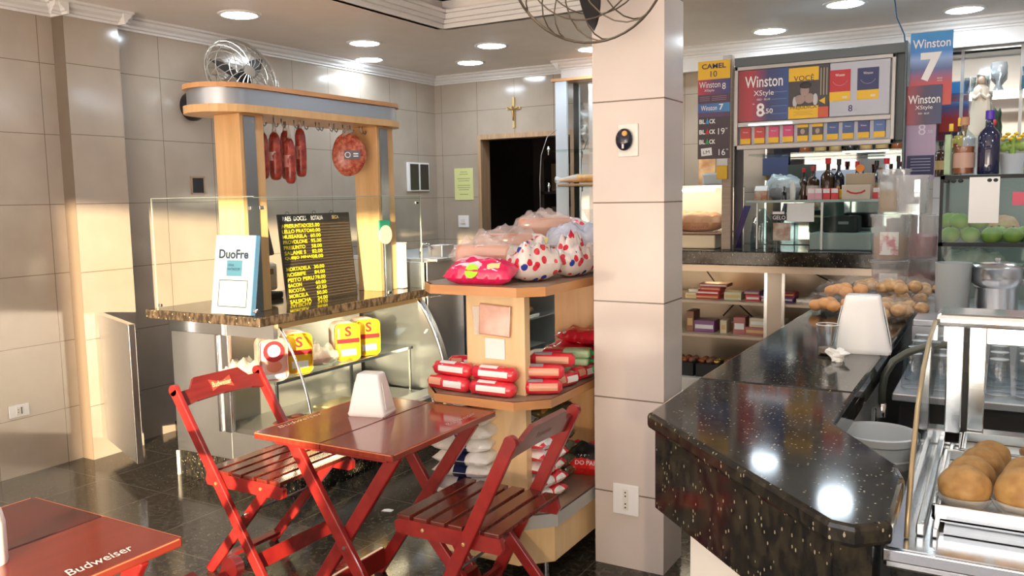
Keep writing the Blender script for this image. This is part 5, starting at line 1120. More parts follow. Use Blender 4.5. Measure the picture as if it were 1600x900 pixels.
# statue
M_stat = mat('ivory_statue', (.80, .70, .55), .5)
t = thing('saint_statue', 'cream statuette of a praying robed woman among the bottles', 'statue', (-.165, 6.60, 1.942))
put('robe', B().loft([[V((math.cos(a) * rx * (1 + .06 * math.cos(6 * a)), math.sin(a) * ry * (1 + .05 * math.sin(7 * a)), z)) for a in [2 * PI * i / 28 for i in range(28)]] for z, rx, ry in ((0, .078, .055), (.02, .074, .052), (.12, .060, .044), (.22, .052, .040), (.29, .047, .036), (.325, .040, .030), (.345, .018, .016))]), M_stat, t, local=True, smooth='all')
put('head', B().ball((0, -.006, .372), (.020, .022, .027), seg=18), mat('statue_skin', (.68, .48, .34), .5), t, local=True, smooth='all')
put('veil', B().loft([[V((math.cos(a) * r, .006 + math.sin(a) * r * .8, z)) for a in [R(-20) + R(220) * i / 14 for i in range(15)]] for z, r in ((.24, .050), (.32, .040), (.36, .028), (.385, .028), (.402, .018), (.408, .004))], cap=False, closed=False), M_stat, t, local=True, smooth='all')
put('hands', B().tube([(-.045, -.01, .27), (-.030, -.04, .25), (0, -.052, .285)], [.014, .012, .008]).tube([(.045, -.01, .27), (.030, -.04, .25), (0, -.052, .285)], [.014, .012, .008]).ball((0, -.054, .300), (.007, .007, .020)), M_stat, t, local=True, smooth='all')
solo('statue_base', B().box(-.26, -.06, 6.52, 6.70, 1.68, 1.942, .01), flat('white_box', (.60, .60, .58)), 'pale box under the cream statuette', 'box')
t = thing('back_ledge', 'tiled ledge along the back wall carrying statuette and bottles', 'ledge', (.3, 6.6, 0)); put('ledge', B().box(-.42, 1.2, 6.40, 7.19, 0, 1.68), tile_mat('white_ledge_tile', 'y', (.62, .62, .63), (.66, .66, .67), (.3, .3, .3), w=.25, h=.2), t)
t = thing('flower_pot', 'white pot of yellow flowers at the right edge below the mirror shelves', 'potted flowers', (.03, 6.52, 1.68))
put('pot', B().lathe([(.0001, 0), (.055, 0), (.075, .14), (.068, .14), (.0001, .12)], seg=24), flat('pot_white', (.66, .66, .66)), t, local=True, smooth=40)
put('pot_riser', B().lathe([(.0001, .12), (.02, .12), (.02, .25), (.0001, .25)], seg=12), M_lime, t, local=True)
for i in range(9): put('flower', B().ball((-.06 + .016 * i, -.02 + .03 * (i % 3), .235 + .018 * (i % 3)), (.018, .015, .012), seg=10), mat('flower_yellow', (.78, .48, .03), .6), t, local=True, smooth='all')
for i in range(5): put('leaf', B().ball((-.05 + .026 * i, 0, .185 + .01 * (i % 2)), (.03, .02, .03), seg=10, n=.4, seed=i), M_lime, t, local=True, smooth='all')
t = thing('red_flower_plant', 'dark leafy plant with a red flower between statuette and yellow flowers', 'plant', (-.075, 6.47, 1.68))
put('foliage', B().ball((0, 0, .30), (.045, .04, .12), n=.6, seg=20).ball((0, 0, .12), (.03, .03, .12), n=.2), mat('dark_leaf', (.015, .04, .015), .6), t, local=True, smooth='all'); put('bloom', B().ball((-.01, -.035, .34), (.025, .02, .022), n=.3), mat('red_flower', (.60, .05, .05), .5), t, local=True, smooth='all')
YL = flat('yellow_label', (.75, .60, .08))
bottle('bottle with yellow label above the amber liquor, left of the statuette', (-.335, 6.62, 1.68), .033, .36, M_brglass, label=YL, cap=K_yellow, labz=(.55, .72)); bottle('bottle with yellow label next to the statuette, right one of the pair', (-.285, 6.66, 1.68), .033, .40, M_brglass, label=YL, cap=K_yellow, labz=(.52, .70))
bottle('dark brown bottle with a gold label beside the tall blue sign', (-.385, 6.46, 1.68), .038, .24, M_brglass, label=K_gold, cap=M_black); bottle('small dark bottle behind the gold labelled one', (-.30, 6.48, 1.68), .030, .22, M_dkglass, cap=K_red)

# ================================================================ BACK BAR
t = thing('back_bar', 'back bar unit with granite top, lit display shelves below and mirror above', 'back bar', (-1.4, 6.6, 0))
put('worktop', B().box(-2.66, -.55, 6.20, 7.19, 1.07, 1.175, .008), M_gran, t)
put('top_rail', B().box(-2.66, -.55, 6.27, 6.30, 1.015, 1.07), mat('rail_beige', (.55, .46, .36), .3, .5), t)
put('lower_back', B().box(-2.66, -.55, 7.10, 7.18, 0, 1.07), mat('bar_liner', (.36, .30, .24), .28, .6), t)
put('floor_panel', B().box(-2.66, -.55, 6.30, 7.10, 0, .18, .003), M_offw, t)
for z in (.505, .765): put('shelf', B().box(-2.66, -.55, 6.32, 6.98, z, z + .022, .003), mat('back_bar_shelf', (.58, .46, .34), .35), t)
for x in (-1.50, -1.375, -2.28): put('mullion', B().box(x, x + .022, 6.29, 6.312, .18, 1.02), M_steelp, t)
put('beige_panel', B().box(-1.478, -1.375, 6.292, 6.31, .18, 1.02), mat('panel_beige', (.50, .42, .34), .25, .3), t)
for x0_, x1_, z0_, z1_ in ((-1.62, -1.52, .80, 1.0), (-2.18, -2.03, 1.0, .80), (-1.95, -1.72, .75, .55), (-1.85, -2.0, .75, .58), (-1.33, -.95, .98, .80)): put('brace', B().tube([(x0_, 6.99, z0_), (x1_, 6.99, z1_)], .006, 6), M_blackm, t)
put('glow_tube', B().tube([(-2.10, 6.85, 1.045), (-1.98, 6.85, 1.045)], .012), mat('added_warm_glow', (.9, .9, .9), .4, emis=(1, .62, .28), estr=45), t, smooth='all')  # added emitter stands in for a warm spot of light on the back
put('left_side', B().box(-.575, -.55, 6.25, 7.15, 0, 1.07), M_steel, t)
# shelf goods
BX = [(-2.09, .787, .09, .045, 'cream', 0), (-2.07, .832, .08, .03, 'cream', 0), (-1.97, .787, .20, .034, 'red', 0), (-1.965, .822, .19, .03, 'red', 0), (-1.94, .853, .16, .028, 'red', 0), (-1.92, .882, .22, .025, 'mixed', 0), (-1.77, .787, .13, .06, 'pale_green', 0), (-1.62, .787, .11, .045, 'red', 0), (-1.50, .787, .11, .022, 'white', 0), (-1.50, .810, .11, .022, 'purple', 0), (-1.62, .833, .12, .03, 'purple', 0), (-1.37, .787, .11, .04, 'purple', 0), (-1.37, .828, .12, .03, 'red', 0), (-1.24, .787, .12, .03, 'cream', 0), (-1.12, .787, .10, .03, 'blue', 0),
      (-1.99, .527, .16, .09, 'purple', 1), (-1.84, .527, .05, .10, 'cream', 1), (-1.72, .527, .09, .13, 'mixed', 1), (-1.58, .527, .17, .06, 'mixed', 1), (-1.56, .588, .15, .07, 'cream', 1), (-1.42, .527, .08, .12, 'pale_green', 1), (-1.33, .527, .12, .06, 'red', 1), (-2.10, .527, .06, .16, 'brown', 1), (-1.16, .527, .14, .09, 'brown', 1)]
CC = {'cream': (.72, .62, .42), 'red': (.60, .04, .04), 'mixed': (.45, .16, .14), 'pale_green': (.55, .60, .40), 'white': (.75, .75, .72), 'purple': (.22, .08, .22), 'blue': (.05, .10, .40), 'brown': (.28, .12, .07)}
CM = {c: crinkle(mat('candy_' + c, v_, .3), 30, .3) for c, v_ in CC.items()}
for i, (x, z_, w, h, c, l) in enumerate(BX):
    cn = c.replace('_', ' '); row = 'upper' if l == 0 else 'lower'
    ex = ['at the left end, bottom', 'at the left end, on top', 'lowest of the red pile', 'middle of the red pile', 'third of the red pile', 'topmost of the red pile', 'right of the red pile', 'low beside the pale green one', 'under the purple one', 'on the white one', 'stacked above the lone red one', 'right part, bottom', 'right part, on the purple one', 'near the right end', 'at the right end',
          'wide one at left', 'narrow upright one', 'tall one in the middle', 'wide open one', 'on the wide open one', 'upright', 'right part', 'upright at the left end', 'hidden end at right'][i]
    t = thing('sweets_box', '%s sweets box on the %s back bar shelf, %s' % (cn, row, ex), 'sweets box', (x, 6.50, z_), R((i * 37) % 9 - 4), 'sweets boxes on the back bar shelves')
    put('box', B().box(-w / 2, w / 2, -.08, .08, 0, h, .004), CM[c], t, local=True)
    put('lid_band', B().box(-w / 2 + .01, w / 2 - .01, -.0815, -.079, h * .3, h * .65), K_white if i % 2 else K_gold, t, local=True)
for i in range(7):
    t = thing('sweets_tray', 'dark tray of wrapped sweets on the lowest back bar level, %s from the left' % ['first', 'second', 'third', 'fourth', 'fifth', 'sixth', 'seventh'][i], 'sweets tray', (-2.15 + i * .2, 6.5, .181), 0, 'trays of sweets low in the back bar')
    put('tray', B().box(-.09, .09, -.12, .12, 0, .10, .004), M_blackm, t, local=True)
    for q in range(6): put('sweet', B().ball((-.06 + .06 * (q % 3), -.05 + .1 * (q // 3), .115), (.028, .035, .02), n=.3, seed=q + i, seg=10), [mat('gold_wrap', (.65, .42, .12), .2, .7), M_amber, CM['brown']][(q + i) % 3], t, local=True, smooth='all')
# bread warmer on the worktop, left
t = thing('bread_warmer', 'glass bread cabinet on the back bar, left of the wooden post', 'glass cabinet', (-2.1, 6.5, 1.175))
put('back', B().box(-2.66, -1.83, 6.95, 6.97, 1.175, 1.64), mat('warm_panel', (.80, .70, .55), .35), t)
put('top', B().box(-2.66, -1.82, 6.38, 6.97, 1.64, 1.655, .003), M_glassg, t); put('top_edge', B().box(-2.66, -1.82, 6.372, 6.38, 1.638, 1.658), M_steelp, t)
put('front_glass', B().box(-2.66, -1.83, 6.385, 6.389, 1.30, 1.64), M_glass, t)
put('glow_tube', B().tube([(-2.6, 6.55, 1.625), (-1.95, 6.55, 1.625)], .010), mat('added_warm_glow2', (.9, .9, .9), .4, emis=(1, .82, .6), estr=40), t, smooth='all')  # added emitter stands in for the sunlit glow inside the cabinet
put('scale_base', B().box(-2.65, -1.90, 6.40, 6.86, 1.176, 1.285, .01), mat('cream_base', (.72, .60, .42), .4), t); put('tray', B().box(-2.65, -1.85, 6.38, 6.88, 1.288, 1.300, .003), mat('tray_brown', (.35, .2, .12), .4), t)
g = thing('bread_bag', 'orange brown paper bread bag lying in the glass cabinet', 'bread bag', (-2.08, 6.55, 1.301), R(-6)); put('bag', pillow(.44, .22, .15, 140), crinkle(mat('orange_paper', (.60, .27, .13), .5), 18, .3), g, local=True, smooth='all')
txt('MASSIM', (0.02, -.094, .055), (1, 0, 0), (0, .3, 1), .045, flat('bag_print', (.35, .05, .03)), g, w=.2, local=True)
solo('plastic_basket', B().box(-2.02, -1.86, 6.45, 6.75, 1.656, 1.75, .015), flat('pale_blue_tub', (.50, .58, .62)), 'pale blue plastic tub on top of the glass bread cabinet', 'plastic tub')
solo('brown_poster', B().box(-2.19, -2.05, 6.90, 6.93, 1.657, 2.02, .004), noisy(mat('poster_brown', (.35, .16, .06), .5), (.30, .12, .04), (.60, .42, .24), s=8), 'brown picture poster standing beside the column on the bread cabinet', 'poster')
# wooden post with yellow pack
t = thing('wooden_post', 'thin wooden upright post standing on the back bar below the black sign', 'post', (-1.80, 6.36, 1.175)); put('post', B().box(-1.835, -1.765, 6.34, 6.40, 1.176, 2.60, .003), wood_mat('grey_wood', (.24, .17, .12), (.32, .23, .16)), t)
put('dark_side', B().box(-1.765, -1.700, 6.42, 6.44, 1.176, 2.58), flat('dark_panel', (.06, .05, .06)), t)
t = thing('yellow_pack', 'yellow and white paper pack hanging on the wooden post', 'pack', (-1.815, 6.33, 1.70)); put('pack', B().box(-1.87, -1.79, 6.322, 6.339, 1.70, 1.80, .003), K_yellow, t); put('white_top', B().box(-1.87, -1.79, 6.322, 6.339, 1.80, 1.86, .003), M_paper, t)
t = thing('purple_ribbon', 'dark purple ribbons hanging beside the wooden post', 'ribbon', (-1.69, 6.40, 1.2))
for k in range(4): put('strand', B().tube([(-1.64 - .012 * k, 6.40, 1.50), (-1.67 - .012 * k, 6.38, 1.40), (-1.70 - .01 * k, 6.38, 1.30), (-1.735 + .012 * k, 6.39, 1.19)], .007, 6), flat('purple_cloth', (.05, .03, .12)), t, smooth='all')
# mirror back, glass shelves, cabinet glass
t = thing('bottle_shelves', 'glass bottle shelves with mirror back above the back bar worktop', 'shelf unit', (-1.15, 6.7, 1.175))
put('mirror', B().box(-1.69, -.55, 7.06, 7.08, 1.18, 2.55), M_mirror, t)
put('glass_shelf', B().box(-1.66, -.56, 6.38, 6.95, 1.525, 1.537), M_glassg, t); put('shelf_edge', B().box(-1.66, -.56, 6.372, 6.38, 1.522, 1.540), mat('green_glass_edge', (.25, .35, .32), .2), t)
put('glass_shelf', B().box(-1.66, -.56, 6.42, 6.95, 1.868, 1.880), M_glassg, t); put('light_strip', B().box(-1.00, -.70, 6.41, 6.43, 1.862, 1.876), mat('shelf_tube', (.8, .8, .8), .4, emis=(1, .92, .75), estr=1.2), t)
put('sliding_glass', B().box(-1.58, -1.12, 6.40, 6.404, 1.18, 1.52), M_glassg, t); put('sliding_glass', B().box(-1.14, -.62, 6.41, 6.414, 1.18, 1.52), M_glassg, t)
put('glass_frame', B().box(-1.135, -1.120, 6.395, 6.405, 1.18, 1.52).box(-1.59, -1.58, 6.395, 6.405, 1.18, 1.52), M_steeld, t)
BT = [(-1.300, .033, .235, M_brglass, K_red, None, 'slim dark bottle at the left end of the bottle shelf'), (-1.235, .048, .245, M_brglass, flat('red_cap2', (.35, .05, .04)), flat('tan_label', (.55, .5, .42)), 'square shouldered dark bottle with a white label, second from left'), (-1.130, .050, .30, M_brglass, K_red, None, 'round dark bottle with a red cap above the pink packs'), (-1.055, .040, .29, M_dkglass, M_black, None, 'dark bottle with a black cap behind the yellow flask'),
      (-.93, .036, .27, M_brglass, K_red, None, 'dark bottle behind the beige carton'), (-.80, .038, .27, M_dkglass, M_black, flat('olive_label', (.35, .32, .12)), 'dark bottle with an olive label near the right end'), (-.735, .050, .285, M_glassth, K_red, flat('white_label2', (.66, .68, .68)), 'clear bottle with a red cap and white label at the right'), (-.66, .034, .30, M_dkglass, M_black, None, 'dark bottle at the right end of the bottle shelf')]
for x, r, h, gm, cp_, lb, lab in BT: bottle(lab, (x, 6.62, 1.538), r, h, gm, None, .5, cp_, lb, grp='bottles on the back bar shelf', sh=.55, labz=(.12, .42))
for i in range(7):
    gm = [M_amber, M_brglass, M_amber, M_dkglass, M_amber, M_brglass, M_amber][i]
    bottle('amber bottle on the shelf under the cigarette display, %s from the left' % ['first', 'second', 'third', 'fourth', 'fifth', 'sixth', 'seventh'][i], (-1.30 + .105 * i, 6.66, 1.881), .042, .26, gm, None, .5, K_red if i % 2 else M_black, K_gold if i % 3 else None, grp='bottles just under the cigarette display', labz=(.05, .22))
t = thing('yellow_flask', 'small yellow plastic flask between the dark bottles', 'flask', (-1.035, 6.52, 1.538)); put('body', B().box(-1.075, -1.0, 6.49, 6.54, 1.538, 1.61, .012), K_yellow, t); put('cap', B().lathe([(.0001, 0), (.012, 0), (.012, .02), (.0001, .02)], (-1.04, 6.515, 1.61)), K_yellow, t)
CG = [(-1.205, 'pink'), (-1.155, 'pink'), (-1.100, 'red'), (-1.045, 'red'), (-.77, 'red')]
for i, (x, c) in enumerate(CG):
    t = thing('small_carton', ['pink small carton, left one of the pair on the bottle shelf', 'pink small carton, right one of the pair on the bottle shelf', 'red small carton beside the pink pair', 'red small carton touching the beige card box', 'red small carton alone near the right end of the bottle shelf'][i], 'small carton', (x, 6.42, 1.538), 0, 'small cartons on the bottle shelf')
    put('carton', B().box(-.025, .025, -.02, .02, 0, .082, .002), flat('carton_pink', (.72, .38, .44)) if c == 'pink' else flat('carton_red', (.66, .03, .04)), t, local=True); put('white_top', B().box(-.022, .022, -.0215, -.019, .048, .078), K_white, t, local=True)
t = thing('card_box', 'beige card box with a red smile print on the bottle shelf', 'card box', (-.91, 6.44, 1.538)); put('box', B().box(-1.00, -.81, 6.41, 6.49, 1.538, 1.64, .003), flat('card_beige', (.66, .58, .46)), t)
put('smile', B().tube([(-.965, 6.4085, 1.60), (-.94, 6.4085, 1.585), (-.905, 6.4085, 1.58), (-.87, 6.4085, 1.585), (-.845, 6.4085, 1.60)], .006, 6), K_red, t)
t = thing('kraft_box', 'brown kraft box with a round orange tag behind the beige card box', 'card box', (-.90, 6.54, 1.538)); put('box', B().box(-.99, -.80, 6.51, 6.56, 1.538, 1.72, .003), flat('kraft', (.42, .32, .22)), t); put('tag', B().lathe([(.0001, 0), (.028, 0), (.028, .006), (.0001, .006)], (-.895, 6.51, 1.755), M=Matrix.Rotation(R(90), 4, 'X')), K_orange, t)
t = thing('juice_carton', 'gable topped carton with fruit picture at the left end of the bottle shelf', 'carton', (-1.565, 6.45, 1.538)); put('body', B().box(-1.61, -1.52, 6.41, 6.49, 1.538, 1.61, .003), noisy(mat('fruit_print', (.6, .35, .2), .5), (.62, .55, .45), (.45, .15, .06), s=18), t); put('gable', B().extr([(6.41, 1.61), (6.49, 1.61), (6.455, 1.645), (6.445, 1.645)], 'x', -1.61, -1.52), M_paper, t)
t = thing('white_spray_bottle', 'slim white bottle near the left end of the bottle shelf', 'bottle', (-1.345, 6.46, 1.538)); put('body', B().lathe([(.0001, 0), (.020, 0), (.020, .10), (.012, .12), (.012, .14), (.0001, .14)], seg=20), M_offw, t, local=True, smooth=40)
t = thing('small_dropper', 'tiny dark dropper bottle left of the slim white bottle', 'bottle', (-1.405, 6.46, 1.538)); put('body', B().lathe([(.0001, 0), (.018, 0), (.018, .055), (.007, .07), (.007, .10), (.0001, .10)], seg=18), M_dkglass, t, local=True, smooth=40)
bag('grey plastic bag heaped on the left of the bottle shelf', (-1.45, 6.66, 1.538), R(10), .28, .2, .18, film_mat('grey_film', (.45, .48, .50), .8), 150, 'plastic bag', None)
# behind the sliding glass
t = thing('water_demijohn', 'large clear glass demijohn behind the sliding glass', 'bottle', (-1.60, 6.62, 1.176)); put('body', B().lathe([(.0001, 0), (.085, 0), (.09, .02), (.09, .15), (.075, .22), (.03, .27), (.025, .30)], seg=28, cap=False), glass_mat('blue_glass', (.62, .72, .78), .2), t, local=True, smooth=50)
solo('white_card', B().slab((-1.275, 6.397, 1.45), (1, 0, 0), (0, 0, 1), .19, .135, .002), M_paper, 'blank white card stuck on the sliding glass', 'card')
t = thing('sticker', 'black and white sticker on the left sliding glass', 'sticker', (-1.425, 6.397, 1.40)); put('patch', B().slab((-1.425, 6.397, 1.415), (1, 0, 0), (0, 0, 1), .115, .045, .001), K_black, t); put('edge', B().slab((-1.43, 6.3972, 1.445), (1, 0, 0), (0, 0, 1), .085, .022, .001), K_white, t); txt('GELO', (-1.425, 6.396, 1.413), (1, 0, 0), (0, 0, 1), .028, K_white, t, w=.09)
t = thing('sticker', 'black and white sticker on the shelf edge at the right', 'sticker', (-.665, 6.365, 1.50)); put('patch', B().slab((-.665, 6.367, 1.505), (1, 0, 0), (0, 0, 1), .12, .05, .001), K_black, t); txt('GELO', (-.660, 6.366, 1.500), (1, 0, 0), (0, 0, 1), .026, K_white, t, w=.09); txt('LOS', (-.68, 6.366, 1.522), (1, 0, 0), (0, 0, 1), .015, K_white, t, w=.05)
solo('food_photo', B().slab((-1.405, 6.397, 1.31), (1, 0, 0), (0, 0, 1), .125, .13, .002), noisy(mat('food_photo', (.35, .2, .12), .5), (.55, .48, .40), (.28, .12, .07), s=14), 'small brown food photo stuck on the left sliding glass', 'photo')
t = thing('card_machine', 'black receipt machine behind the right sliding glass', 'machine', (-1.02, 6.6, 1.176)); put('body', B().box(-1.14, -.90, 6.52, 6.70, 1.30, 1.42, .012), M_blackm, t); put('stand', B().box(-1.22, -.80, 6.45, 6.75, 1.176, 1.30, .008), flat('stand_grey', (.42, .42, .42)), t); put('logo_plate', B().slab((-1.0, 6.517, 1.37), (1, 0, 0), (0, 0, 1), .07, .02, .002), K_gray, t)
solo('white_folder', B().cbox((-.765, 6.58, 1.26), (.10, .03, .165), ry=R(-8), bev=.012), M_offw, 'white curved bag standing right of the black machine', 'bag')
solo('dark_box', B().box(-.715, -.60, 6.5, 6.7, 1.176, 1.40, .006), flat('dark_navy_box', (.05, .06, .08)), 'dark box at the right end behind the sliding glass', 'box')
for (x, w, z_, h, c, lab) in ((-1.60, .20, 1.80, .14, (.04, .06, .14), 'navy poster above the left end of the bottle shelf'), (-1.40, .20, 1.72, .18, (.03, .05, .04), 'dark green poster behind the plastic bag'), (-1.12, .34, 1.66, .20, (.62, .66, .78), 'pale lilac poster behind the dark bottles')):
    solo('poster', B().slab((x, 7.02, z_), (1, 0, 0), (0, 0, 1), w, h, .004), flat('poster_col', c), lab, 'poster')

# ================================================================ CIGARETTE DISPLAY AND SIGNS
X, U = (1, 0, 0), (0, 0, 1)
t = thing('cigarette_display', 'dark framed lit cigarette display cabinet hanging above the bar', 'cigarette display', (-1.1, 5.9, 1.89))
put('case', B().box(-1.60, -.555, 5.86, 6.12, 1.90, 2.49, .008), mat('case_slate', (.06, .08, .09), .4), t)
put('top_band', B().box(-1.60, -.555, 5.80, 5.86, 2.43, 2.49, .004), mat('band_slate', (.09, .11, .12), .4), t)
put('side_wing', B().box(-.555, -.540, 5.74, 6.14, 1.72, 2.49, .004), mat('wing_slate', (.07, .10, .11), .35), t)
M_fr = mat('display_frame', (.40, .385, .37), .35, .3)
put('frame', B().box(-1.597, -1.575, 5.80, 5.86, 1.885, 2.43, .003).box(-.630, -.608, 5.80, 5.86, 1.885, 2.43, .003).box(-1.597, -.608, 5.80, 5.86, 2.405, 2.43, .003).box(-1.597, -.608, 5.80, 5.86, 1.885, 1.915, .003).box(-1.575, -.63, 5.805, 5.86, 2.035, 2.065, .003), M_fr, t)
put('backboard', B().box(-1.575, -.63, 5.855, 5.862, 1.915, 2.405), mat('display_back', (.62, .64, .70), .4), t)
put('lamp_strip', B().box(-1.50, -1.22, 5.797, 5.803, 2.042, 2.050), mat('strip_glow', (.8, .8, .8), .4, emis=(.9, .95, 1), estr=3.0), t)
def grad(name, stops, ax=0, lo=0, hi=1):
    m = mat(name, stops[0][1], .35); s_ = sep(m, coords(m, kind='Generated')); L(m, ramp(m, s_.outputs[ax], stops), P(m).inputs['Base Color']); return m
M_g1 = grad('red_blue_print', [(0, (.25, .02, .03)), (.25, (.42, .03, .05)), (.6, (.03, .04, .14)), (1, (.02, .07, .25))])
yf = 5.803
p_ = put('price_poster', B().box(-1.572, -1.245, yf, yf + .01, 2.07, 2.402), M_g1, t)
txt('Winston', (-1.405, yf, 2.325), X, U, .075, K_white, p_, w=.245, bold=.01); txt('XStyle', (-1.405, yf, 2.245), X, U, .045, K_white, p_, w=.13); txt('RED · BLUE', (-1.405, yf, 2.208), X, U, .012, K_white, p_, w=.085)
txt('8', (-1.425, yf, 2.140), X, U, .088, K_white, p_, w=.052, bold=.02); txt(',50', (-1.372, yf, 2.128), X, U, .036, K_white, p_, w=.055, bold=.01); txt('R$', (-1.47, yf, 2.18), X, U, .010, K_white, p_)
b = B()
for z_ in (2.11, 2.16, 2.205, 2.25): b.slab((-1.305, yf - .001, z_), X, U, .10, .004, .001)
put('stripe', b, flat('print_stripe', (.10, .20, .45)), p_)
w_ = put('warning_poster', B().box(-1.245, -.995, yf, yf + .01, 2.07, 2.402), flat('warning_dark', (.05, .045, .05)), t)
put('yellow_top', B().slab((-1.152, yf - .001, 2.35), X, U, .186, .085, .001), K_yellow, w_); put('yellow_foot', B().slab((-1.152, yf - .001, 2.108), X, U, .186, .078, .001), K_yellow, w_)
txt('VOCÊ', (-1.150, yf - .002, 2.328), X, U, .040, K_black, w_, w=.125); txt('PREJUDICA', (-1.150, yf - .002, 2.137), X, U, .026, K_black, w_, w=.165)
put('person_picture', B().prism([(-.0, 0), (.0, 0)], 0, 0) if False else B().ball((-1.145, yf - .001, 2.245), (.030, .002, .036)).ball((-1.175, yf - .001, 2.19), (.035, .002, .030)).ball((-1.115, yf - .001, 2.195), (.032, .002, .032)), flat('print_skin', (.35, .25, .22)), w_, smooth='all'); put('hair_picture', B().ball((-1.14, yf - .002, 2.278), (.036, .002, .022)), K_black, w_, smooth='all')
put('shirt_picture', B().ball((-1.205, yf - .001, 2.175), (.014, .0015, .035)).ball((-1.078, yf - .001, 2.185), (.016, .0015, .038)), flat('print_white', (.5, .5, .52)), w_, smooth='all')
put('red_box', B().slab((-1.028, yf - .001, 2.103), X, U, .064, .066, .001), flat('warn_red', (.65, .08, .05)), w_)
put('triangle', B().loft([[V((x, yf - .001 + o, z_)) for x, z_ in ((-1.055, 2.175), (-1.018, 2.195), (-1.018, 2.152))] for o in (0, -.001)]), K_yellow, w_)
b = B()
for i in range(3): b.slab((-1.045 + i * .018, yf - .001, 2.295), X, U, .005, .17, .001)
put('small_print', b, flat('print_tan', (.45, .38, .25)), w_)
b = B()
for i in range(3): b.slab((-1.152, yf - .002, 2.112 - i * .010), X, U, .12 - .03 * (i % 2), .002, .001)
for i in range(4): b.slab((-1.028, yf - .002, 2.118 - i * .010), X, U, .04, .003, .001)
put('fine_lines', b, flat('fine_line', (.4, .2, .03)), w_)
s_ = put('white_poster', B().box(-.990, -.640, yf, yf + .01, 2.07, 2.402), flat('poster_white', (.46, .48, .56), .35), t)
for (xc, col, nm) in ((-.930, (.50, .02, .03), 'red_pack_picture'), (-.765, (.02, .03, .12), 'navy_pack_picture')):
    pk_ = put(nm, B().slab((xc, yf - .0015, 2.290), X, U, .125, .135, .003), flat(nm, col), s_)
    put('yellow_band', B().slab((xc, yf - .0015, 2.193), X, U, .125, .058, .003), K_yellow, s_); put('band_figure', B().slab((xc + .03, yf - .0035, 2.185), X, U, .028, .014, .001), flat('figure_pale', (.75, .65, .5)), s_)
    txt('Winston', (xc, yf - .004, 2.325), X, U, .016, K_white, s_, w=.055); put('arc', B().tube([(xc + .045 * math.cos(a), yf - .003, 2.30 + .04 * math.sin(a)) for a in [R(200) + R(140) * i / 10 for i in range(11)]], .0012, 4), flat('arc_line', (.5, .4, .5)), s_)
txt('8', (-.865, yf - .001, 2.115), X, U, .040, K_navy, s_, w=.026, bold=.01); txt(',50', (-.836, yf - .001, 2.105), X, U, .012, K_gray, s_)
PK = [(.50, .03, .03), (.50, .03, .03), (.55, .05, .14), (.55, .04, .16), 0, 0, (.03, .08, .25), (.03, .08, .25), (.02, .03, .18), (.04, .12, .35)]
cn = ['red', 'red', 'crimson', 'magenta', 'black warning', 'black warning', 'blue', 'blue', 'navy', 'light blue']
od = ['first', 'second', 'third', 'fourth', 'fifth', 'sixth', 'seventh', 'eighth', 'ninth', 'tenth']
for i in range(10):
    x = -1.528 + i * .0925; z0 = 1.922 + i * .0008
    q = thing('cigarette_pack', '%s cigarette pack in the lower row of the display, %s from the left' % (cn[i], od[i]), 'cigarette pack', (x, 5.84, z0), 0, 'cigarette packs in the display')
    put('pack', B().box(-.033, .033, -.012, .012, 0, .108, .001), flat('pack_col', PK[i] if PK[i] else (.05, .04, .04), .35), q, local=True)
    put('yellow_foot', B().box(-.0332, .0332, -.0125, -.011, .0, .036), K_yellow, q, local=True)
    if not PK[i]: put('yellow_head', B().box(-.0332, .0332, -.0125, -.011, .088, .108), K_yellow, q, local=True); put('face_picture', B().ball((0, -.0118, .062), (.015, .002, .019), seg=12), flat('print_skin2', (.40, .30, .25)), q, local=True, smooth='all')
    else: txt('Winston', (0, -.0125, .078), X, U, .009, K_white, q, w=.035, local=True)
t = thing('hanging_cable', 'thin blue cable running from the ceiling down to the cigarette display', 'cable', (-.56, 5.9, 2.49)); put('cable', B().tube([(-.565, 5.85, 2.49), (-.57, 5.83, 2.54), (-.60, 5.7, 2.62), (-.59, 5.4, 2.72), (-.585, 5.26, 2.80)], .004, 6), flat('cable_blue', (.04, .16, .30)), t, smooth='all')
# black price strip on the left
ys = 5.80
t = thing('price_strip', 'tall multi brand cigarette price sign with a yellow top, left of the display', 'sign', (-1.735, ys, 1.83))
put('board', B().box(-1.848, -1.627, ys, ys + .006, 1.832, 2.48, .001), mat('strip_board', (.035, .018, .028), .4), t)
def band(z0, z1, m, n): put(n, B().box(-1.848, -1.627, ys - .002, ys, z0, z1), m, t)
band(2.365, 2.488, K_yellow, 'yellow_band'); band(2.265, 2.365, grad('g2', [(0, (.50, .02, .04)), (.5, (.12, .03, .12)), (1, (.02, .04, .20))]), 'red_blue_band'); band(2.205, 2.265, flat('dark_band', (.08, .04, .07)), 'dark_band'); band(2.145, 2.205, grad('g3', [(0, (.04, .08, .30)), (1, (.03, .22, .50))]), 'blue_band'); band(2.115, 2.145, flat('plum_band', (.10, .05, .12)), 'plum_band')
yt = ys - .003
txt('CAMEL', (-1.738, yt, 2.452), X, U, .034, K_navy, t, w=.165, bold=.02); txt('10', (-1.738, yt, 2.400), X, U, .040, K_navy, t, w=.045)
txt('Winston', (-1.765, yt, 2.330), X, U, .042, K_white, t, w=.145); txt('XStyle', (-1.768, yt, 2.290), X, U, .020, K_white, t, w=.07); txt('8', (-1.668, yt, 2.315), X, U, .042, K_white, t, w=.024)
b = B()
for i in range(3):
    b.slab((-1.80, yt, 2.250 - i * .012), X, U, .07, .003, .001); b.slab((-1.70, yt, 2.250 - i * .012), X, U, .10, .003, .001)
put('small_print', b, flat('plum_print', (.35, .2, .3)), t)
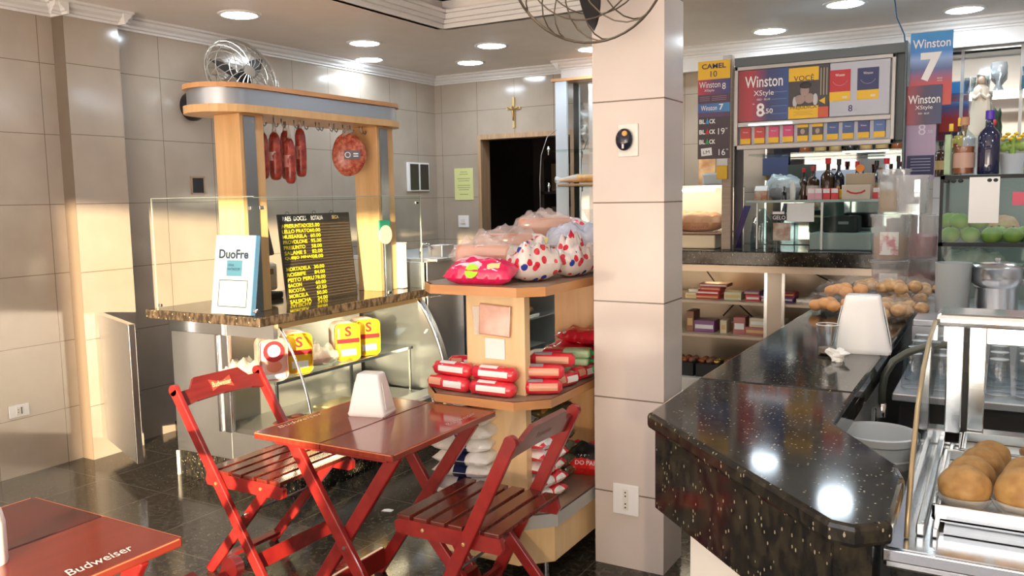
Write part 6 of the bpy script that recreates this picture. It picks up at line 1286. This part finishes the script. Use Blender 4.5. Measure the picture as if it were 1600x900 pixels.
txt('Winston', (-1.770, yt, 2.175), X, U, .034, K_white, t, w=.11); txt('7', (-1.685, yt, 2.178), X, U, .040, K_white, t, w=.03, bold=.02)
for z_, mm in ((2.085, K_lblue), (2.015, K_red), (1.948, K_green)):
    txt('BL', (-1.815, yt, z_), X, U, .030, K_white, t, w=.042, bold=.03); txt('CK', (-1.745, yt, z_), X, U, .030, K_white, t, w=.042, bold=.03)
    put('triangle', B().loft([[V((x, yt - o, zz)) for x, zz in ((-1.792, z_ - .016), (-1.768, z_ - .016), (-1.780, z_ + .026))] for o in (0, .001)]), mm, t)
txt('19', (-1.683, yt, 2.015), X, U, .042, K_white, t, w=.045); txt('16', (-1.678, yt, 1.875), X, U, .042, K_white, t, w=.045); txt('00', (-1.648, yt, 2.032), X, U, .010, K_white, t); txt('00', (-1.642, yt, 1.892), X, U, .010, K_white, t)
put('white_slip', B().slab((-1.785, yt - .001, 1.880), V((1, 0, .08)), V((-.08, 0, 1)), .075, .052, .001), K_white, t); txt('LM', (-1.785, yt - .003, 1.878), V((1, 0, .08)), V((-.08, 0, 1)), .022, K_black, t, w=.045)
# tall blue sign
t = thing('tall_price_sign', 'tall blue and red sign with a big white 7, right of the display', 'sign', (-.42, ys, 2.1))
M_g4 = mat('blue_red_print', (.03, .2, .5), .3); s_ = sep(M_g4, coords(M_g4, kind='Generated')); L(M_g4, ramp(M_g4, s_.outputs[2], [(0, (.58, .06, .04)), (.28, (.55, .05, .05)), (.50, (.08, .12, .30)), (.64, (.25, .40, .70)), (.74, (.03, .22, .60)), (1, (.02, .26, .60))]), P(M_g4).inputs['Base Color'])
put('board', B().box(-.530, -.300, ys, ys + .006, 2.10, 2.535, .001), M_g4, t)
txt('Winston', (-.415, yt, 2.468), X, U, .052, K_white, t, w=.205, bold=.01); txt('7', (-.415, yt, 2.330), X, U, .170, K_white, t, w=.115, bold=.05)
txt('REAIS', (-.365, yt, 2.260), X, U, .008, K_white, t); txt('MAÇO', (-.365, yt, 2.245), X, U, .008, K_white, t)
t = thing('lower_price_sign', 'dark red and navy sign hanging below the tall blue sign', 'sign', (-.45, ys - .01, 1.88))
put('board', B().box(-.540, -.348, ys - .012, ys - .006, 1.99, 2.222, .001), grad('g5', [(0, (.35, .03, .05)), (.5, (.05, .03, .08)), (1, (.02, .04, .14))]), t)
txt('Winston', (-.445, ys - .0135, 2.140), X, U, .052, K_white, t, w=.175, bold=.01); txt('XStyle', (-.445, ys - .0135, 2.088), X, U, .030, K_white, t, w=.095); txt('RED · BLUE', (-.445, ys - .0135, 2.055), X, U, .010, K_white, t, w=.06)
t = thing('faded_price_sign', 'pale plum sign with an 8 behind the stacked tubs', 'sign', (-.45, ys, 1.66))
put('board', B().box(-.540, -.375, ys, ys + .006, 1.66, 2.0, .001), grad('g6', [(0, (.30, .22, .36)), (1, (.38, .28, .42))]), t)
txt('8', (-.452, yt, 1.960), X, U, .065, flat('pale_plum', (.62, .55, .68)), t, w=.04); txt(',50', (-.41, yt, 1.945), X, U, .022, flat('pale_plum2', (.62, .55, .68)), t)
put('navy_foot', B().slab((-.455, yt, 1.745), X, U, .15, .12, .001), K_navy, t); b = B()
for i in range(5): b.slab((-.455, yt - .001, 1.785 - i * .018), X, U, .11, .004, .001)
put('fine_print', b, flat('lilac_print', (.4, .4, .55)), t)

# ================================================================ GLASS SHELF RACK BEHIND THE GONDOLA
t = thing('glass_rack', 'mirrored corner rack with glass shelves beside the back doorway', 'shelf rack', (-3.3, 6.9, 0))
put('side_panel', B().box(-3.47, -3.36, 6.84, 6.87, .9, 2.60), mat('rack_grey', (.55, .60, .65), .3, .4), t)
put('mirror', B().box(-3.36, -2.75, 6.98, 7.0, .9, 2.60), M_mirror, t); put('corner_strip', B().box(-3.20, -3.16, 6.95, 6.98, .9, 2.58), M_steelp, t)
put('wood_cap', B().box(-3.50, -2.72, 6.82, 7.0, 2.595, 2.618), M_edge, t)
put('base_cabinet', B().box(-3.36, -2.75, 6.60, 7.0, 0, .9), M_steel, t); put('side_base', B().box(-3.47, -3.36, 6.80, 7.0, 0, .9), M_steel, t)
for z_ in (1.98, 1.665):
    put('glass_shelf', B().box(-3.44, -2.72, 6.60, 6.97, z_, z_ + .010), M_glassg, t)
    put('bracket', B().ball((-3.44, 6.64, z_ + .02), .014, seg=12).tube([(-3.44, 6.64, z_ - .03), (-3.44, 6.64, z_ + .045)], .006), M_chrome, t, smooth='all')
put('curved_glass', B().tube([(-3.34, 6.60, 2.16), (-3.42, 6.58, 2.10), (-3.475, 6.57, 1.95), (-3.49, 6.57, 1.75), (-3.49, 6.57, 1.2)], .004), M_steeld, t, smooth='all')
t = thing('baguette_basket', 'long wrapped baguettes in a tray on the lower glass shelf of the rack', 'bread tray', (-3.1, 6.75, 1.676)); put('tray', B().box(-3.36, -2.80, 6.64, 6.90, 1.677, 1.70, .006), mat('wicker', (.38, .22, .11), .6), t); put('bread', B().tube([(-3.38, 6.74, 1.73), (-3.2, 6.74, 1.745), (-2.8, 6.74, 1.74)], [.015, .035, .03], 12), M_bun, t, smooth='all')
put('wrap', B().tube([(-3.42, 6.74, 1.74), (-3.36, 6.74, 1.735), (-3.2, 6.74, 1.75)], [.03, .02, .038], 12, cap=False), M_clear, t, smooth='all')
